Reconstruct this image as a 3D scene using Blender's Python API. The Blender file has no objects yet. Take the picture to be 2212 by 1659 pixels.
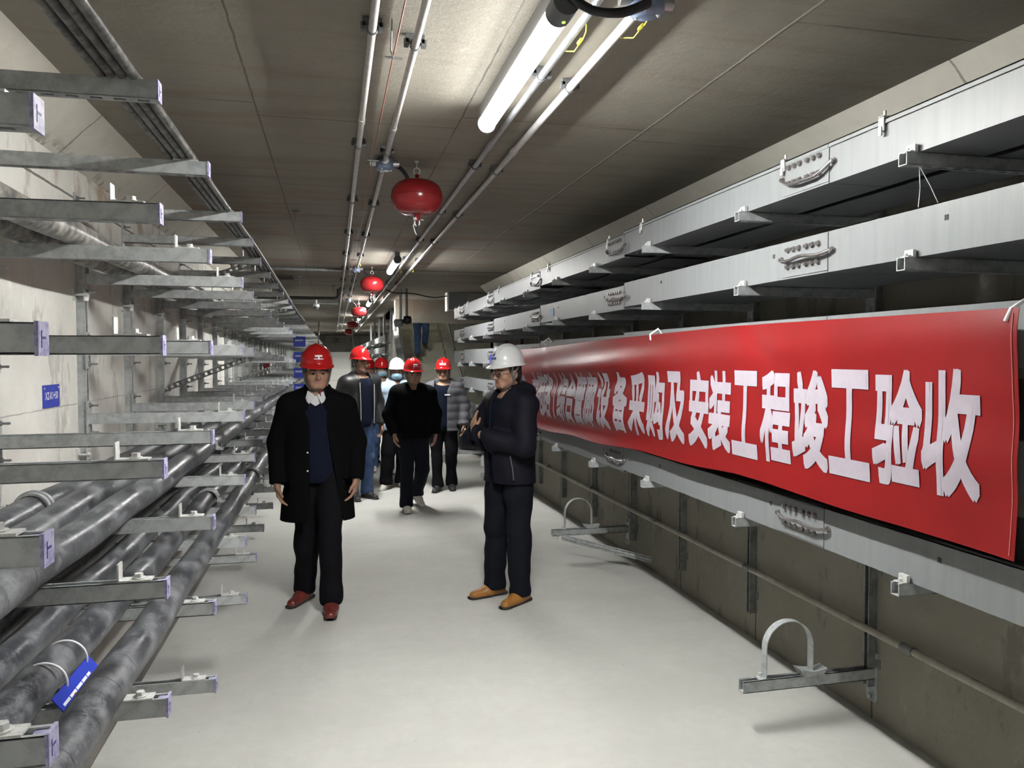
import bpy, bmesh, math, random
import numpy as np
from mathutils import Vector, Matrix
random.seed(7)
C = bpy.context.scene.collection
SC = bpy.context.scene
R = math.radians
# ------------------------------------------------------------------ camera, world, exposure
cam = bpy.data.cameras.new('camera'); camo = bpy.data.objects.new('camera', cam); C.objects.link(camo)
cam.sensor_width = 36.0; cam.sensor_fit = 'HORIZONTAL'; cam.lens = 36.0*1650/2212
cam.clip_start = 0.02; cam.clip_end = 120
camo.location = (0, 0, 1.68); camo.rotation_euler = (R(90-2.065), 0, R(-13.093))
SC.camera = camo
w = bpy.data.worlds.new('world'); SC.world = w; w.use_nodes = True
w.node_tree.nodes['Background'].inputs[0].default_value = (1, 1, 1, 1)
w.node_tree.nodes['Background'].inputs[1].default_value = 0.02
SC.view_settings.view_transform = 'Standard'; SC.view_settings.look = 'None'
SC.view_settings.gamma = 1.0; SC.view_settings.use_curve_mapping = False
SC.view_settings.exposure = 0.0
LAMP_YS = (-3.6, 2.2, 8.2, 14.3, 20.4, 26.5, 32.6)
LAMP_STRENGTH = 610.0
H = 2.787; XL = -1.225; XR = 2.42; YB = -7.0; YF = 42.0

# ------------------------------------------------------------------ materials
def nt(name):
    m = bpy.data.materials.new(name); m.use_nodes = True
    t = m.node_tree; b = t.nodes['Principled BSDF']
    return m, t, b
def node(t, typ, **kw):
    n = t.nodes.new(typ)
    for k, v in kw.items(): setattr(n, k, v)
    return n
def math_n(t, op, a, b=None, c=None, clamp=False):
    n = t.nodes.new('ShaderNodeMath'); n.operation = op; n.use_clamp = clamp
    for i, x in enumerate((a, b, c)):
        if x is None: continue
        if isinstance(x, (int, float)): n.inputs[i].default_value = x
        else: t.links.new(x, n.inputs[i])
    return n.outputs[0]
def mixc(t, fac, a, b):
    n = t.nodes.new('ShaderNodeMix'); n.data_type = 'RGBA'
    for s, x in ((n.inputs[0], fac), (n.inputs[6], a), (n.inputs[7], b)):
        if isinstance(x, (int, float)): s.default_value = x
        elif isinstance(x, tuple): s.default_value = (*x, 1) if len(x) == 3 else x
        else: t.links.new(x, s)
    return n.outputs[2]
def noise(t, scale, detail=4, rough=0.6, vec=None, stretch=None):
    n = t.nodes.new('ShaderNodeTexNoise'); n.inputs['Scale'].default_value = scale
    n.inputs['Detail'].default_value = detail; n.inputs['Roughness'].default_value = rough
    if vec is None:
        vec = t.nodes.new('ShaderNodeTexCoord').outputs['Object']
    if stretch:
        mp = t.nodes.new('ShaderNodeMapping'); mp.inputs['Scale'].default_value = stretch
        t.links.new(vec, mp.inputs[0]); vec = mp.outputs[0]
    t.links.new(vec, n.inputs['Vector'])
    return n.outputs['Fac']
def ramp(t, fac, p0, p1):
    n = t.nodes.new('ShaderNodeMapRange'); n.interpolation_type = 'SMOOTHSTEP'
    n.inputs[1].default_value = p0; n.inputs[2].default_value = p1
    t.links.new(fac, n.inputs[0]); return n.outputs[0]
def bump(t, b, h, strength, dist=0.01):
    n = t.nodes.new('ShaderNodeBump'); n.inputs['Strength'].default_value = strength; n.inputs['Distance'].default_value = dist
    t.links.new(h, n.inputs['Height']); t.links.new(n.outputs[0], b.inputs['Normal'])
def pmat(name, col, rough=0.5, metal=0.0, var=0.0, scale=20, bmp=0.0, bscale=60, col2=None, spec=None, rvar=0.0, stretch=None, bdist=0.003, sheen=0):
    m, t, b = nt(name)
    b.inputs['Roughness'].default_value = rough; b.inputs['Metallic'].default_value = metal
    if spec is not None: b.inputs['Specular IOR Level'].default_value = spec
    if sheen: b.inputs['Sheen Weight'].default_value = sheen
    if var or col2:
        f = noise(t, scale, stretch=stretch)
        f2 = ramp(t, f, 0.35, 0.68)
        c2 = col2 or tuple(max(0, c*(1-var)) for c in col)
        t.links.new(mixc(t, f2, col, c2), b.inputs['Base Color'])
        if rvar:
            t.links.new(math_n(t, 'MULTIPLY_ADD', f2, rvar, rough), b.inputs['Roughness'])
    else: b.inputs['Base Color'].default_value = (*col, 1)
    if bmp: bump(t, b, noise(t, bscale), bmp, bdist)
    return m
def line_mask(t, coord, period, offset, width):
    """1 on thin lines where coord = offset + n*period"""
    a = math_n(t, 'SUBTRACT', coord, offset)
    a = math_n(t, 'DIVIDE', a, period)
    a = math_n(t, 'FRACT', a)
    a = math_n(t, 'SUBTRACT', a, 0.5)
    a = math_n(t, 'ABSOLUTE', a)
    a = math_n(t, 'SUBTRACT', 0.5, a)
    a = math_n(t, 'MULTIPLY', a, period)
    return math_n(t, 'LESS_THAN', a, width)
def concrete(name, c1, c2, kind):
    m, t, b = nt(name)
    b.inputs['Roughness'].default_value = 0.85
    tc = t.nodes.new('ShaderNodeTexCoord').outputs['Object']
    sx = t.nodes.new('ShaderNodeSeparateXYZ'); t.links.new(tc, sx.inputs[0]); X, Y, Z = sx.outputs
    big = ramp(t, noise(t, 1.3, 5, 0.6, tc), 0.35, 0.7)
    fine = ramp(t, noise(t, 14, 6, 0.65, tc), 0.3, 0.75)
    col = mixc(t, big, c1, c2)
    col = mixc(t, math_n(t, 'MULTIPLY', fine, 0.35), col, tuple(c*0.8 for c in c1))
    wob = math_n(t, 'MULTIPLY_ADD', noise(t, 9, 3, 0.6, tc), 0.012, -0.006)
    brk = ramp(t, noise(t, 2.2, 3, 0.5, tc), 0.38, 0.5)
    if kind == 'ceiling':
        st = ramp(t, noise(t, 1.0, 5, 0.62, tc, (0.9, 7.0, 1)), 0.48, 0.72)
        col = mixc(t, math_n(t, 'MULTIPLY', st, 0.5), col, (0.17, 0.125, 0.09))
        mott = t.nodes.new('ShaderNodeTexVoronoi'); mott.feature = 'DISTANCE_TO_EDGE'; mott.inputs['Scale'].default_value = 95
        mp = t.nodes.new('ShaderNodeVectorMath'); mp.operation = 'ADD'
        nn = t.nodes.new('ShaderNodeTexNoise'); nn.inputs['Scale'].default_value = 22; t.links.new(tc, nn.inputs[0])
        sc = t.nodes.new('ShaderNodeVectorMath'); sc.operation = 'SCALE'; sc.inputs[3].default_value = 0.06
        t.links.new(nn.outputs['Color'], sc.inputs[0]); t.links.new(tc, mp.inputs[0]); t.links.new(sc.outputs[0], mp.inputs[1]); t.links.new(mp.outputs[0], mott.inputs['Vector'])
        ed = math_n(t, 'SUBTRACT', 1.0, ramp(t, mott.outputs[0], 0.0, 0.1))
        stain = math_n(t, 'MULTIPLY', math_n(t, 'MULTIPLY', ramp(t, X, 0.08, 0.25), math_n(t, 'SUBTRACT', 1.0, ramp(t, X, 0.60, 0.75))), math_n(t, 'SUBTRACT', 1.0, ramp(t, Y, 3.2, 3.7)))
        patch = math_n(t, 'MULTIPLY', ed, math_n(t, 'MULTIPLY_ADD', stain, 0.9, 0.06))
        col = mixc(t, math_n(t, 'MULTIPLY', patch, 0.6), col, (0.42, 0.40, 0.35))
        xw = math_n(t, 'ADD', X, wob)
        l1 = line_mask(t, xw, 0.915, -0.33, 0.004)
        strip = math_n(t, 'FLOOR', math_n(t, 'DIVIDE', math_n(t, 'ADD', X, 0.33), 0.915))
        par = math_n(t, 'MODULO', math_n(t, 'ADD', strip, 8.0), 2.0)
        yy = math_n(t, 'MULTIPLY_ADD', par, 0.18, Y)
        yw = math_n(t, 'ADD', yy, wob)
        l2 = line_mask(t, yw, 1.43, 3.72, 0.005)
        l = math_n(t, 'MULTIPLY', math_n(t, 'MAXIMUM', l1, l2), math_n(t, 'MULTIPLY_ADD', brk, 0.6, 0.4))
        col = mixc(t, math_n(t, 'MULTIPLY', l, 0.75), col, (0.07, 0.06, 0.05))
        lw = math_n(t, 'MULTIPLY', line_mask(t, xw, 50.0, 1.49, 0.004), ramp(t, noise(t, 1.6, 2, 0.5, tc), 0.40, 0.48))
        col = mixc(t, lw, col, (0.48, 0.45, 0.39))
        br = math_n(t, 'MULTIPLY', ramp(t, noise(t, 0.8, 5, 0.62, tc, (1, 5.0, 1)), 0.5, 0.66), ramp(t, Y, 4.2, 6.5))
        col = mixc(t, math_n(t, 'MULTIPLY', br, 0.55), col, (0.20, 0.115, 0.075))
        band = math_n(t, 'MAXIMUM', line_mask(t, Y, 60.0, 9.96, 0.05), line_mask(t, Y, 60.0, 18.0, 0.04))
        col = mixc(t, math_n(t, 'MULTIPLY', band, 0.85), col, (0.04, 0.038, 0.035))
    elif kind in ('left', 'right'):
        p = ramp(t, noise(t, 3.5, 5, 0.7, tc, (1, 1.4, 0.55)), 0.56, 0.64)
        col = mixc(t, math_n(t, 'MULTIPLY', p, 0.75), col, tuple(c*0.70 for c in c2))
        p2 = ramp(t, noise(t, 5.0, 4, 0.7, tc, (1.3, 1.1, 0.5)), 0.6, 0.7)
        col = mixc(t, math_n(t, 'MULTIPLY', p2, 0.4), col, tuple(min(1, c*1.25) for c in c1))
        yw = math_n(t, 'ADD', Y, wob); zw = math_n(t, 'ADD', Z, wob)
        if kind == 'left':
            l1 = line_mask(t, yw, 0.93, 0.42, 0.003); l2 = line_mask(t, zw, 0.88, 1.45, 0.003); k = 0.4
            rust = math_n(t, 'MULTIPLY', ramp(t, noise(t, 2.6, 4, 0.6, tc), 0.52, 0.66), ramp(t, Z, 2.28, 2.5))
            col = mixc(t, math_n(t, 'MULTIPLY', rust, 0.7), col, (0.33, 0.2, 0.08))
            l3 = line_mask(t, zw, 30.0, 2.45, 0.006)
            col = mixc(t, math_n(t, 'MULTIPLY', l3, 0.8), col, (0.06, 0.05, 0.04))
            band = line_mask(t, Y, 60.0, 10.0, 0.03)
            col = mixc(t, band, col, (0.05, 0.045, 0.04))
        else:
            l1 = line_mask(t, yw, 1.005, 0.01, 0.006); l2 = line_mask(t, zw, 3.0, 1.4, 0.003); k = 0.85
        l = math_n(t, 'MULTIPLY', math_n(t, 'MAXIMUM', l1, l2), math_n(t, 'MULTIPLY_ADD', brk, 0.7, 0.3))
        col = mixc(t, math_n(t, 'MULTIPLY', l, k), col, (0.05, 0.045, 0.04))
    elif kind == 'haunch':
        l1 = line_mask(t, math_n(t, 'ADD', math_n(t, 'ADD', Y, wob), math_n(t, 'MULTIPLY', noise(t, 6, 3, 0.6, tc), 0.06)), 1.43, 1.05, 0.006)
        sm = ramp(t, noise(t, 5, 5, 0.7, tc), 0.58, 0.72); edge = math_n(t, 'SUBTRACT', 1.0, ramp(t, Z, 2.605, 2.66))
        sm2 = math_n(t, 'MULTIPLY', edge, ramp(t, noise(t, 9, 5, 0.7, tc), 0.5, 0.62))
        col = mixc(t, math_n(t, 'MULTIPLY', sm, 0.2), col, (0.40, 0.33, 0.24))
        col = mixc(t, math_n(t, 'MULTIPLY', sm2, 0.6), col, (0.16, 0.13, 0.10))
        col = mixc(t, math_n(t, 'MULTIPLY', math_n(t, 'MULTIPLY', l1, brk), 0.7), col, (0.15, 0.14, 0.12))
    elif kind == 'floor':
        p = ramp(t, noise(t, 0.9, 5, 0.62, tc), 0.45, 0.65)
        col = mixc(t, math_n(t, 'MULTIPLY', p, 0.4), col, tuple(c*0.9 for c in c2))
        l = line_mask(t, math_n(t, 'ADD', Y, wob), 60.0, 9.4, 0.008)
        col = mixc(t, math_n(t, 'MULTIPLY', l, 0.5), col, (0.25, 0.24, 0.22))
        dirt = ramp(t, noise(t, 26, 2, 0.5, tc), 0.745, 0.77)
        col = mixc(t, math_n(t, 'MULTIPLY', dirt, 0.25), col, (0.2, 0.18, 0.16))
    t.links.new(col, b.inputs['Base Color'])
    bump(t, b, noise(t, 30, 6, 0.6, tc), 0.25, 0.01)
    return m
M = {}
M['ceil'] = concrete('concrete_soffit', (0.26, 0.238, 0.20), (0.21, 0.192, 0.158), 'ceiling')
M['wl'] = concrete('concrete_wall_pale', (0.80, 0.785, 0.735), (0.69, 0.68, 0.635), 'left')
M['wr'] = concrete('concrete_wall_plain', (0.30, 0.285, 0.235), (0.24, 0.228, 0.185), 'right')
M['haunch'] = concrete('concrete_haunch', (0.66, 0.635, 0.56), (0.57, 0.545, 0.48), 'haunch')
M['floor'] = concrete('painted_floor', (0.545, 0.545, 0.515), (0.49, 0.488, 0.46), 'floor')
M['gutter'] = concrete('gutter_concrete', (0.2, 0.19, 0.17), (0.15, 0.14, 0.125), 'none')
M['stairc'] = concrete('stair_concrete', (0.36, 0.35, 0.29), (0.29, 0.28, 0.23), 'none')
M['galv'] = pmat('galvanised_steel', (0.52, 0.545, 0.55), 0.5, 0.25, col2=(0.38, 0.40, 0.405), scale=28, rvar=0.15, bmp=0.05)
M['galvd'] = pmat('dull_galvanised_steel', (0.30, 0.31, 0.31), 0.55, 0.5, col2=(0.2, 0.21, 0.21), scale=25)
M['zinc'] = pmat('bright_zinc', (0.85, 0.86, 0.84), 0.38, 0.35, var=0.2, scale=60)
M['cap'] = pmat('violet_blue_plastic', (0.47, 0.46, 0.62), 0.5, col2=(0.25, 0.235, 0.45), scale=70)
M['capd'] = pmat('navy_plastic', (0.05, 0.045, 0.2), 0.5)
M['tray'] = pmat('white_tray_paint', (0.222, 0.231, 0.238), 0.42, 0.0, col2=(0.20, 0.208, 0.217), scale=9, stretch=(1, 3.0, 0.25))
M['traydk'] = pmat('painted_hole_shade', (0.05, 0.05, 0.05), 0.8)  # black painted for the shade inside the punched tray holes
M['cable'] = None
def cable_mat():
    m, t, b = nt('dusty_black_sheath')
    tc = t.nodes.new('ShaderNodeTexCoord').outputs['Object']
    d = ramp(t, noise(t, 9, 7, 0.72, tc, (1.3, 0.9, 1.3)), 0.42, 0.66)
    s = ramp(t, noise(t, 34, 5, 0.7, tc, (1, 0.5, 1)), 0.56, 0.70)
    vo = t.nodes.new('ShaderNodeTexVoronoi'); vo.feature = 'DISTANCE_TO_EDGE'; vo.inputs['Scale'].default_value = 16
    nn = t.nodes.new('ShaderNodeTexNoise'); nn.inputs['Scale'].default_value = 9; t.links.new(tc, nn.inputs[0])
    ad = t.nodes.new('ShaderNodeVectorMath'); ad.operation = 'MULTIPLY_ADD'; ad.inputs[1].default_value = (0.12, 0.12, 0.12); t.links.new(nn.outputs['Color'], ad.inputs[0]); t.links.new(tc, ad.inputs[2]); t.links.new(ad.outputs[0], vo.inputs['Vector'])
    scr = math_n(t, 'MULTIPLY', math_n(t, 'LESS_THAN', vo.outputs[0], 0.011), ramp(t, noise(t, 6, 3, 0.5, tc), 0.45, 0.6))
    f = math_n(t, 'MAXIMUM', math_n(t, 'MULTIPLY', d, 0.8), math_n(t, 'MULTIPLY', s, 0.8))
    f = math_n(t, 'MAXIMUM', f, math_n(t, 'MULTIPLY', scr, 0.5))
    sx = t.nodes.new('ShaderNodeSeparateXYZ'); t.links.new(tc, sx.inputs[0])
    yw = math_n(t, 'ADD', sx.outputs[1], math_n(t, 'MULTIPLY', noise(t, 5, 3, 0.5, tc), 0.10))
    seam = line_mask(t, yw, 0.165, 0.03, 0.0022)
    col = mixc(t, f, (0.040, 0.043, 0.050), (0.215, 0.22, 0.235))
    t.links.new(mixc(t, math_n(t, 'MULTIPLY', seam, 0.6), col, (0.012, 0.012, 0.014)), b.inputs['Base Color'])
    t.links.new(math_n(t, 'MULTIPLY_ADD', d, 0.35, 0.30), b.inputs['Roughness'])
    hgt = math_n(t, 'ADD', noise(t, 12, 4, 0.6, tc), math_n(t, 'MULTIPLY', line_mask(t, yw, 0.165, 0.03, 0.009), 0.25))
    bump(t, b, hgt, 0.35, 0.008)
    return m
M['cable'] = cable_mat()
M['cablegrime'] = pmat('mortar_splashed_sheath', (0.06, 0.06, 0.06), 0.35, col2=(0.36, 0.34, 0.30), scale=18, bmp=0.3, bscale=40)
M['cabledk'] = pmat('dark_splashed_sheath', (0.035, 0.035, 0.036), 0.38, col2=(0.17, 0.165, 0.15), scale=30, bmp=0.2, bscale=60)
M['steelbolt'] = pmat('shiny_steel_bolt', (0.50, 0.47, 0.47), 0.25, 0.9, var=0.3, scale=80)
M['black'] = pmat('black_rubber', (0.014, 0.014, 0.016), 0.45)
M['red'] = pmat('red_enamel', (0.26, 0.013, 0.016), 0.22, spec=0.5, var=0.12, scale=9)
M['helmr'] = pmat('red_helmet_plastic', (0.44, 0.011, 0.012), 0.15, var=0.08, scale=6)
M['helmw'] = pmat('white_helmet_plastic', (0.72, 0.74, 0.75), 0.25, var=0.06, scale=6)
M['conduit'] = pmat('pale_conduit', (0.66, 0.64, 0.62), 0.4, 0.25, var=0.18, scale=22)
M['conduitm'] = pmat('bare_steel_conduit', (0.62, 0.64, 0.67), 0.3, 0.8, var=0.2, scale=14)
M['yellow'] = pmat('yellow_green_earth_wire', (0.72, 0.66, 0.05), 0.45)
M['copper'] = pmat('copper_red_wire', (0.36, 0.13, 0.09), 0.45, 0.3)
M['boxblue'] = pmat('smoky_blue_junction_box', (0.16, 0.2, 0.30), 0.35, var=0.3, scale=30)
M['lamphouse'] = pmat('lamp_housing_grey', (0.45, 0.45, 0.46), 0.5)
M['greyplastic'] = pmat('dark_grey_end_cap', (0.11, 0.115, 0.12), 0.5)
M['signb'] = pmat('blue_sign_plastic', (0.03, 0.055, 0.46), 0.38, var=0.15, scale=12)
M['white'] = pmat('white_paint', (0.82, 0.82, 0.84), 0.5)
M['lettering'] = pmat('pinkish_white_lettering', (0.43, 0.385, 0.44), 0.55, var=0.06, scale=30)
def banner_mat():
    m, t, b = nt('red_banner_cloth')
    tc = t.nodes.new('ShaderNodeTexCoord').outputs['Object']
    f = ramp(t, noise(t, 3, 4, 0.6, tc), 0.35, 0.7)
    t.links.new(mixc(t, f, (0.24, 0.0062, 0.0075), (0.205, 0.0053, 0.0063)), b.inputs['Base Color'])
    b.inputs['Roughness'].default_value = 0.40
    b.inputs['Specular IOR Level'].default_value = 0.45
    bump(t, b, noise(t, 260, 2, 0.5, tc), 0.10, 0.002)
    return m
M['banner'] = banner_mat()
M['stainless'] = pmat('brushed_stainless', (0.72, 0.73, 0.74), 0.22, 0.95, var=0.25, scale=4, stretch=(1, 1, 6))
M['greypanel'] = pmat('grey_sheet_steel', (0.20, 0.21, 0.22), 0.5, 0.2)
M['pipedark'] = pmat('dark_sprinkler_pipe', (0.10, 0.095, 0.09), 0.5, 0.3)
M['wood'] = pmat('weathered_plank', (0.26, 0.22, 0.18), 0.7, var=0.4, scale=9, stretch=(6, 6, 1))
M['hole'] = pmat('ceiling_hole_shade', (0.05, 0.045, 0.04), 0.9)  # near-black colour standing in for the shade inside a ceiling hole
def emis(name, col, s):
    m = bpy.data.materials.new(name); m.use_nodes = True; t = m.node_tree
    t.nodes.clear(); o = t.nodes.new('ShaderNodeOutputMaterial'); e = t.nodes.new('ShaderNodeEmission')
    e.inputs[0].default_value = (*col, 1); e.inputs[1].default_value = s; t.links.new(e.outputs[0], o.inputs[0]); return m
M['tube'] = emis('lit_led_diffuser', (1.0, 1.0, 0.965), LAMP_STRENGTH)
def led_profile(m, peak):
    # the LED board shines downwards inside its tube: the diffuser is brightest underneath and fades up its sides
    t = m.node_tree; e = [n for n in t.nodes if n.type == 'EMISSION'][0]
    g = t.nodes.new('ShaderNodeNewGeometry'); sx = t.nodes.new('ShaderNodeSeparateXYZ'); t.links.new(g.outputs['Normal'], sx.inputs[0])
    d = math_n(t, 'MAXIMUM', math_n(t, 'MULTIPLY', sx.outputs[2], -1.0), 0.0)
    t.links.new(math_n(t, 'MULTIPLY', math_n(t, 'MULTIPLY_ADD', math_n(t, 'POWER', d, 2.4), 0.975, 0.025), peak), e.inputs[1])
led_profile(M['tube'], LAMP_STRENGTH)
M['greenled'] = emis('green_indicator', (0.35, 1.0, 0.1), 3.0)

# ------------------------------------------------------------------ mesh builder
class MB:
    def __init__(s): s.v = []; s.f = []; s.sm = []; s.mi = []
    def add(s, vs, fs, smooth=False, mi=0):
        o = len(s.v); s.v += [tuple(p) for p in vs]
        for f in fs: s.f.append(tuple(i+o for i in f)); s.sm.append(smooth); s.mi.append(mi)
        return s
    def box(s, x0, x1, y0, y1, z0, z1, mi=0, rot=None, c=None):
        vs = [Vector((x, y, z)) for x in (x0, x1) for y in (y0, y1) for z in (z0, z1)]
        if rot is not None:
            cc = Vector(c) if c else Vector(((x0+x1)/2, (y0+y1)/2, (z0+z1)/2))
            vs = [cc + rot @ (v-cc) for v in vs]
        return s.add(vs, [(0,1,3,2),(4,6,7,5),(0,4,5,1),(2,3,7,6),(0,2,6,4),(1,5,7,3)], False, mi)
    def prism(s, poly, axis, a0, a1, mi=0, smooth=False):
        """extrude a 2-D polygon (list of (u,v)) along axis 'x','y' or 'z'"""
        n = len(poly); vs = []
        for a in (a0, a1):
            for u, v in poly:
                vs.append({'x': (a, u, v), 'y': (u, a, v), 'z': (u, v, a)}[axis])
        fs = [(i, (i+1) % n, n+(i+1) % n, n+i) for i in range(n)]
        s.add(vs, fs, smooth, mi)
        s.add(vs, [tuple(range(n))[::-1], tuple(range(n, 2*n))], False, mi)
        return s
    def tube(s, pts, r, n=12, cap=True, mi=0, closed=False):
        pts = [Vector(p) for p in pts]; m = len(pts)
        rs = r if isinstance(r, (list, tuple)) else [r]*m
        vs = []; up = None
        for i, p in enumerate(pts):
            if closed: t = pts[(i+1) % m]-pts[i-1]
            else: t = pts[min(i+1, m-1)]-pts[max(i-1, 0)]
            t.normalize()
            if up is None:
                up = Vector((0, 0, 1)) if abs(t.z) < 0.9 else Vector((1, 0, 0))
            a = t.cross(up); a.normalize(); b = a.cross(t); b.normalize(); up = b
            for k in range(n):
                q = 2*math.pi*k/n
                vs.append(p + (a*math.cos(q)+b*math.sin(q))*rs[i])
        fs = []
        for i in range(m if closed else m-1):
            j = (i+1) % m
            for k in range(n):
                k2 = (k+1) % n
                fs.append((i*n+k, j*n+k, j*n+k2, i*n+k2))
        s.add(vs, fs, True, mi)
        if cap and not closed:
            s.add(vs[:n], [tuple(range(n))], False, mi); s.add(vs[-n:], [tuple(range(n))[::-1]], False, mi)
        return s
    def lathe(s, prof, c, n=32, mi=0, axis=None):
        """prof: (r, h) pairs, spun about the z axis (or a matrix axis) through c"""
        vs = []; c = Vector(c)
        for r_, h_ in prof:
            for k in range(n):
                q = 2*math.pi*k/n
                p = Vector((r_*math.cos(q), r_*math.sin(q), h_))
                vs.append(c + (axis @ p if axis is not None else p))
        fs = []
        for i in range(len(prof)-1):
            for k in range(n):
                k2 = (k+1) % n
                fs.append((i*n+k, i*n+k2, (i+1)*n+k2, (i+1)*n+k))
        s.add(vs, fs, True, mi); return s
    def bolt(s, c, r, h, axis='z', mi=0):
        """hexagon head with a washer, standing along +axis"""
        for rr, h0, h1, n in ((r*1.5, 0, h*0.25, 14), (r, h*0.25, h, 6)):
            poly = [(rr*math.cos(2*math.pi*k/n), rr*math.sin(2*math.pi*k/n)) for k in range(n)]
            sg = -1 if axis.startswith('-') else 1; ax = axis[-1]
            ca = {'x': c[0], 'y': c[1], 'z': c[2]}[ax]
            oth = {'x': (c[1], c[2]), 'y': (c[0], c[2]), 'z': (c[0], c[1])}[ax]
            s.prism([(u+oth[0], v+oth[1]) for u, v in poly], ax, ca+sg*h0, ca+sg*h1, mi)
        return s
    def mesh(s, name, mats):
        me = bpy.data.meshes.new(name); me.from_pydata(s.v, [], s.f)
        for m in (mats if isinstance(mats, (list, tuple)) else [mats]): me.materials.append(m)
        me.polygons.foreach_set('use_smooth', s.sm); me.polygons.foreach_set('material_index', s.mi)
        me.update(); return me
    def build(s, name, mats, parent=None, loc=(0, 0, 0)):
        o = bpy.data.objects.new(name, s.mesh(name, mats)); C.objects.link(o)
        o.location = loc
        if parent is not None: o.parent = parent
        return o
def tag(o, label=None, cat=None, group=None, kind=None):
    if label: o['label'] = label
    if cat: o['category'] = cat
    if group: o['group'] = group
    if kind: o['kind'] = kind
    return o
def thing(name, label, cat, loc=(0, 0, 0), rotz=0, group=None):
    o = bpy.data.objects.new(name, None); C.objects.link(o); o.empty_display_size = 0.05
    o.location = loc; o.rotation_euler = (0, 0, rotz)
    return tag(o, label, cat, group)
KIDS = {}
def kids(o):
    return list(o.children)
def dup(root, loc, label=None, rotz=None):
    r = root.copy(); C.objects.link(r); r.location = loc
    if rotz is not None: r.rotation_euler = (0, 0, rotz)
    if label: r['label'] = label
    for ch in kids(root):
        c = ch.copy(); C.objects.link(c); c.parent = r
        for g in kids(ch):
            d = g.copy(); C.objects.link(d); d.parent = c
    return r
def struct(name, mb, mats):
    return tag(mb.build(name, mats), kind='structure')
def sstep(a, b, x):
    t = max(0.0, min(1.0, (x-a)/(b-a))); return t*t*(3-2*t)
ORD = ('zeroth first second third fourth fifth sixth seventh eighth ninth tenth eleventh twelfth thirteenth fourteenth fifteenth sixteenth seventeenth '
       'eighteenth nineteenth twentieth').split()
TENS = {2: 'twenty', 3: 'thirty', 4: 'forty'}
def ordinal(n):
    if n <= 20: return ORD[n]
    if n % 10 == 0: return TENS[n//10][:-1] + 'ieth'
    return TENS[n//10] + '-' + ORD[n % 10]

# ------------------------------------------------------------------ structure
NODE_Y0, NODE_Y1, NODE_X = 11.9, 23.5, 5.6
SX0, SX1, SY0, SY1 = 1.46, 2.62, 15.3, 23.0       # stair opening in the ceiling
HS = 0.173                                         # haunch size
f = MB(); f.box(-0.985, XR, YB, NODE_Y0, -0.12, 0).box(-0.985, NODE_X, NODE_Y0, NODE_Y1, -0.12, 0).box(-0.985, XR, NODE_Y1, YF, -0.12, 0)
struct('floor', f, M['floor'])
g = MB(); g.box(XL, -0.985, YB, YF, -0.25, -0.10)
struct('floor_gutter', g, M['gutter'])
cl = MB()
cl.box(XL, XR, YB, NODE_Y0, H, H+0.2)
cl.box(XL, SX0, NODE_Y0, YF, H, H+0.2)
cl.box(SX0, SX1, NODE_Y0, SY0, H, H+0.2)
cl.box(SX0, SX1, SY1, YF, H, H+0.2)
cl.box(SX1, NODE_X, NODE_Y0, NODE_Y1, H, H+0.2)
cl.box(SX1, XR+0.4, NODE_Y1, YF, H, H+0.2)
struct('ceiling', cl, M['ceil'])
wl = MB(); wl.box(XL-0.2, XL, YB, YF, -0.25, H)
struct('wall_left', wl, M['wl'])
hl = MB(); hl.prism([(XL, H-HS-0.02), (XL+HS+0.02, H), (XL, H)], 'y', YB, 9.95); hl.prism([(XL, H-HS-0.02), (XL+HS+0.02, H), (XL, H)], 'y', 10.02, YF)
struct('trim_haunch_left', hl, M['haunch'])
hr = MB(); hr.prism([(XR, H-HS), (XR, H), (XR-HS, H)], 'y', YB, 9.95); hr.prism([(XR, H-HS), (XR, H), (XR-HS, H)], 'y', 10.02, NODE_Y0)
struct('trim_haunch_right', hr, M['haunch'])
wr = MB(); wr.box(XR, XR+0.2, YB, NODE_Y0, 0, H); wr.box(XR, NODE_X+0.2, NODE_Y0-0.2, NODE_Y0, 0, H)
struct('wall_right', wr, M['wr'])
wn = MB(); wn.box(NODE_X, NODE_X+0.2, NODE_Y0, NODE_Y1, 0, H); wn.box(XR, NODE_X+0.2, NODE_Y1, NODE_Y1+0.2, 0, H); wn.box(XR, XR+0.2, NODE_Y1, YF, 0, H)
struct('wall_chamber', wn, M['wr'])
we = MB(); we.box(XL, XR+0.2, YF, YF+0.2, -0.2, H); struct('wall_far', we, M['wl'])
wb = MB(); wb.box(XL-.2, XR+0.2, YB-0.2, YB, -0.2, H); struct('wall_back', wb, M['wl'])
# stair shaft above the ceiling and its downstand beam
sh = MB(); sh.box(SX0-0.15, SX0, SY0, SY1, H, 5.6).box(SX1, SX1+0.15, SY0, SY1, H, 5.6).box(SX0-.15, SX1+.15, SY1, SY1+0.15, H, 5.6).box(SX0-.15, SX1+.15, SY0-0.15, SY0, H, 5.6).box(SX0-.15, SX1+.15, SY0-.15, SY1+.15, 5.6, 5.75)
struct('wall_stair_shaft', sh, M['stairc'])
bm_ = MB(); bm_.box(1.16, 4.6, 14.95, 15.28, 2.34, H); struct('ceiling_beam', bm_, M['ceil'])

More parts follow.
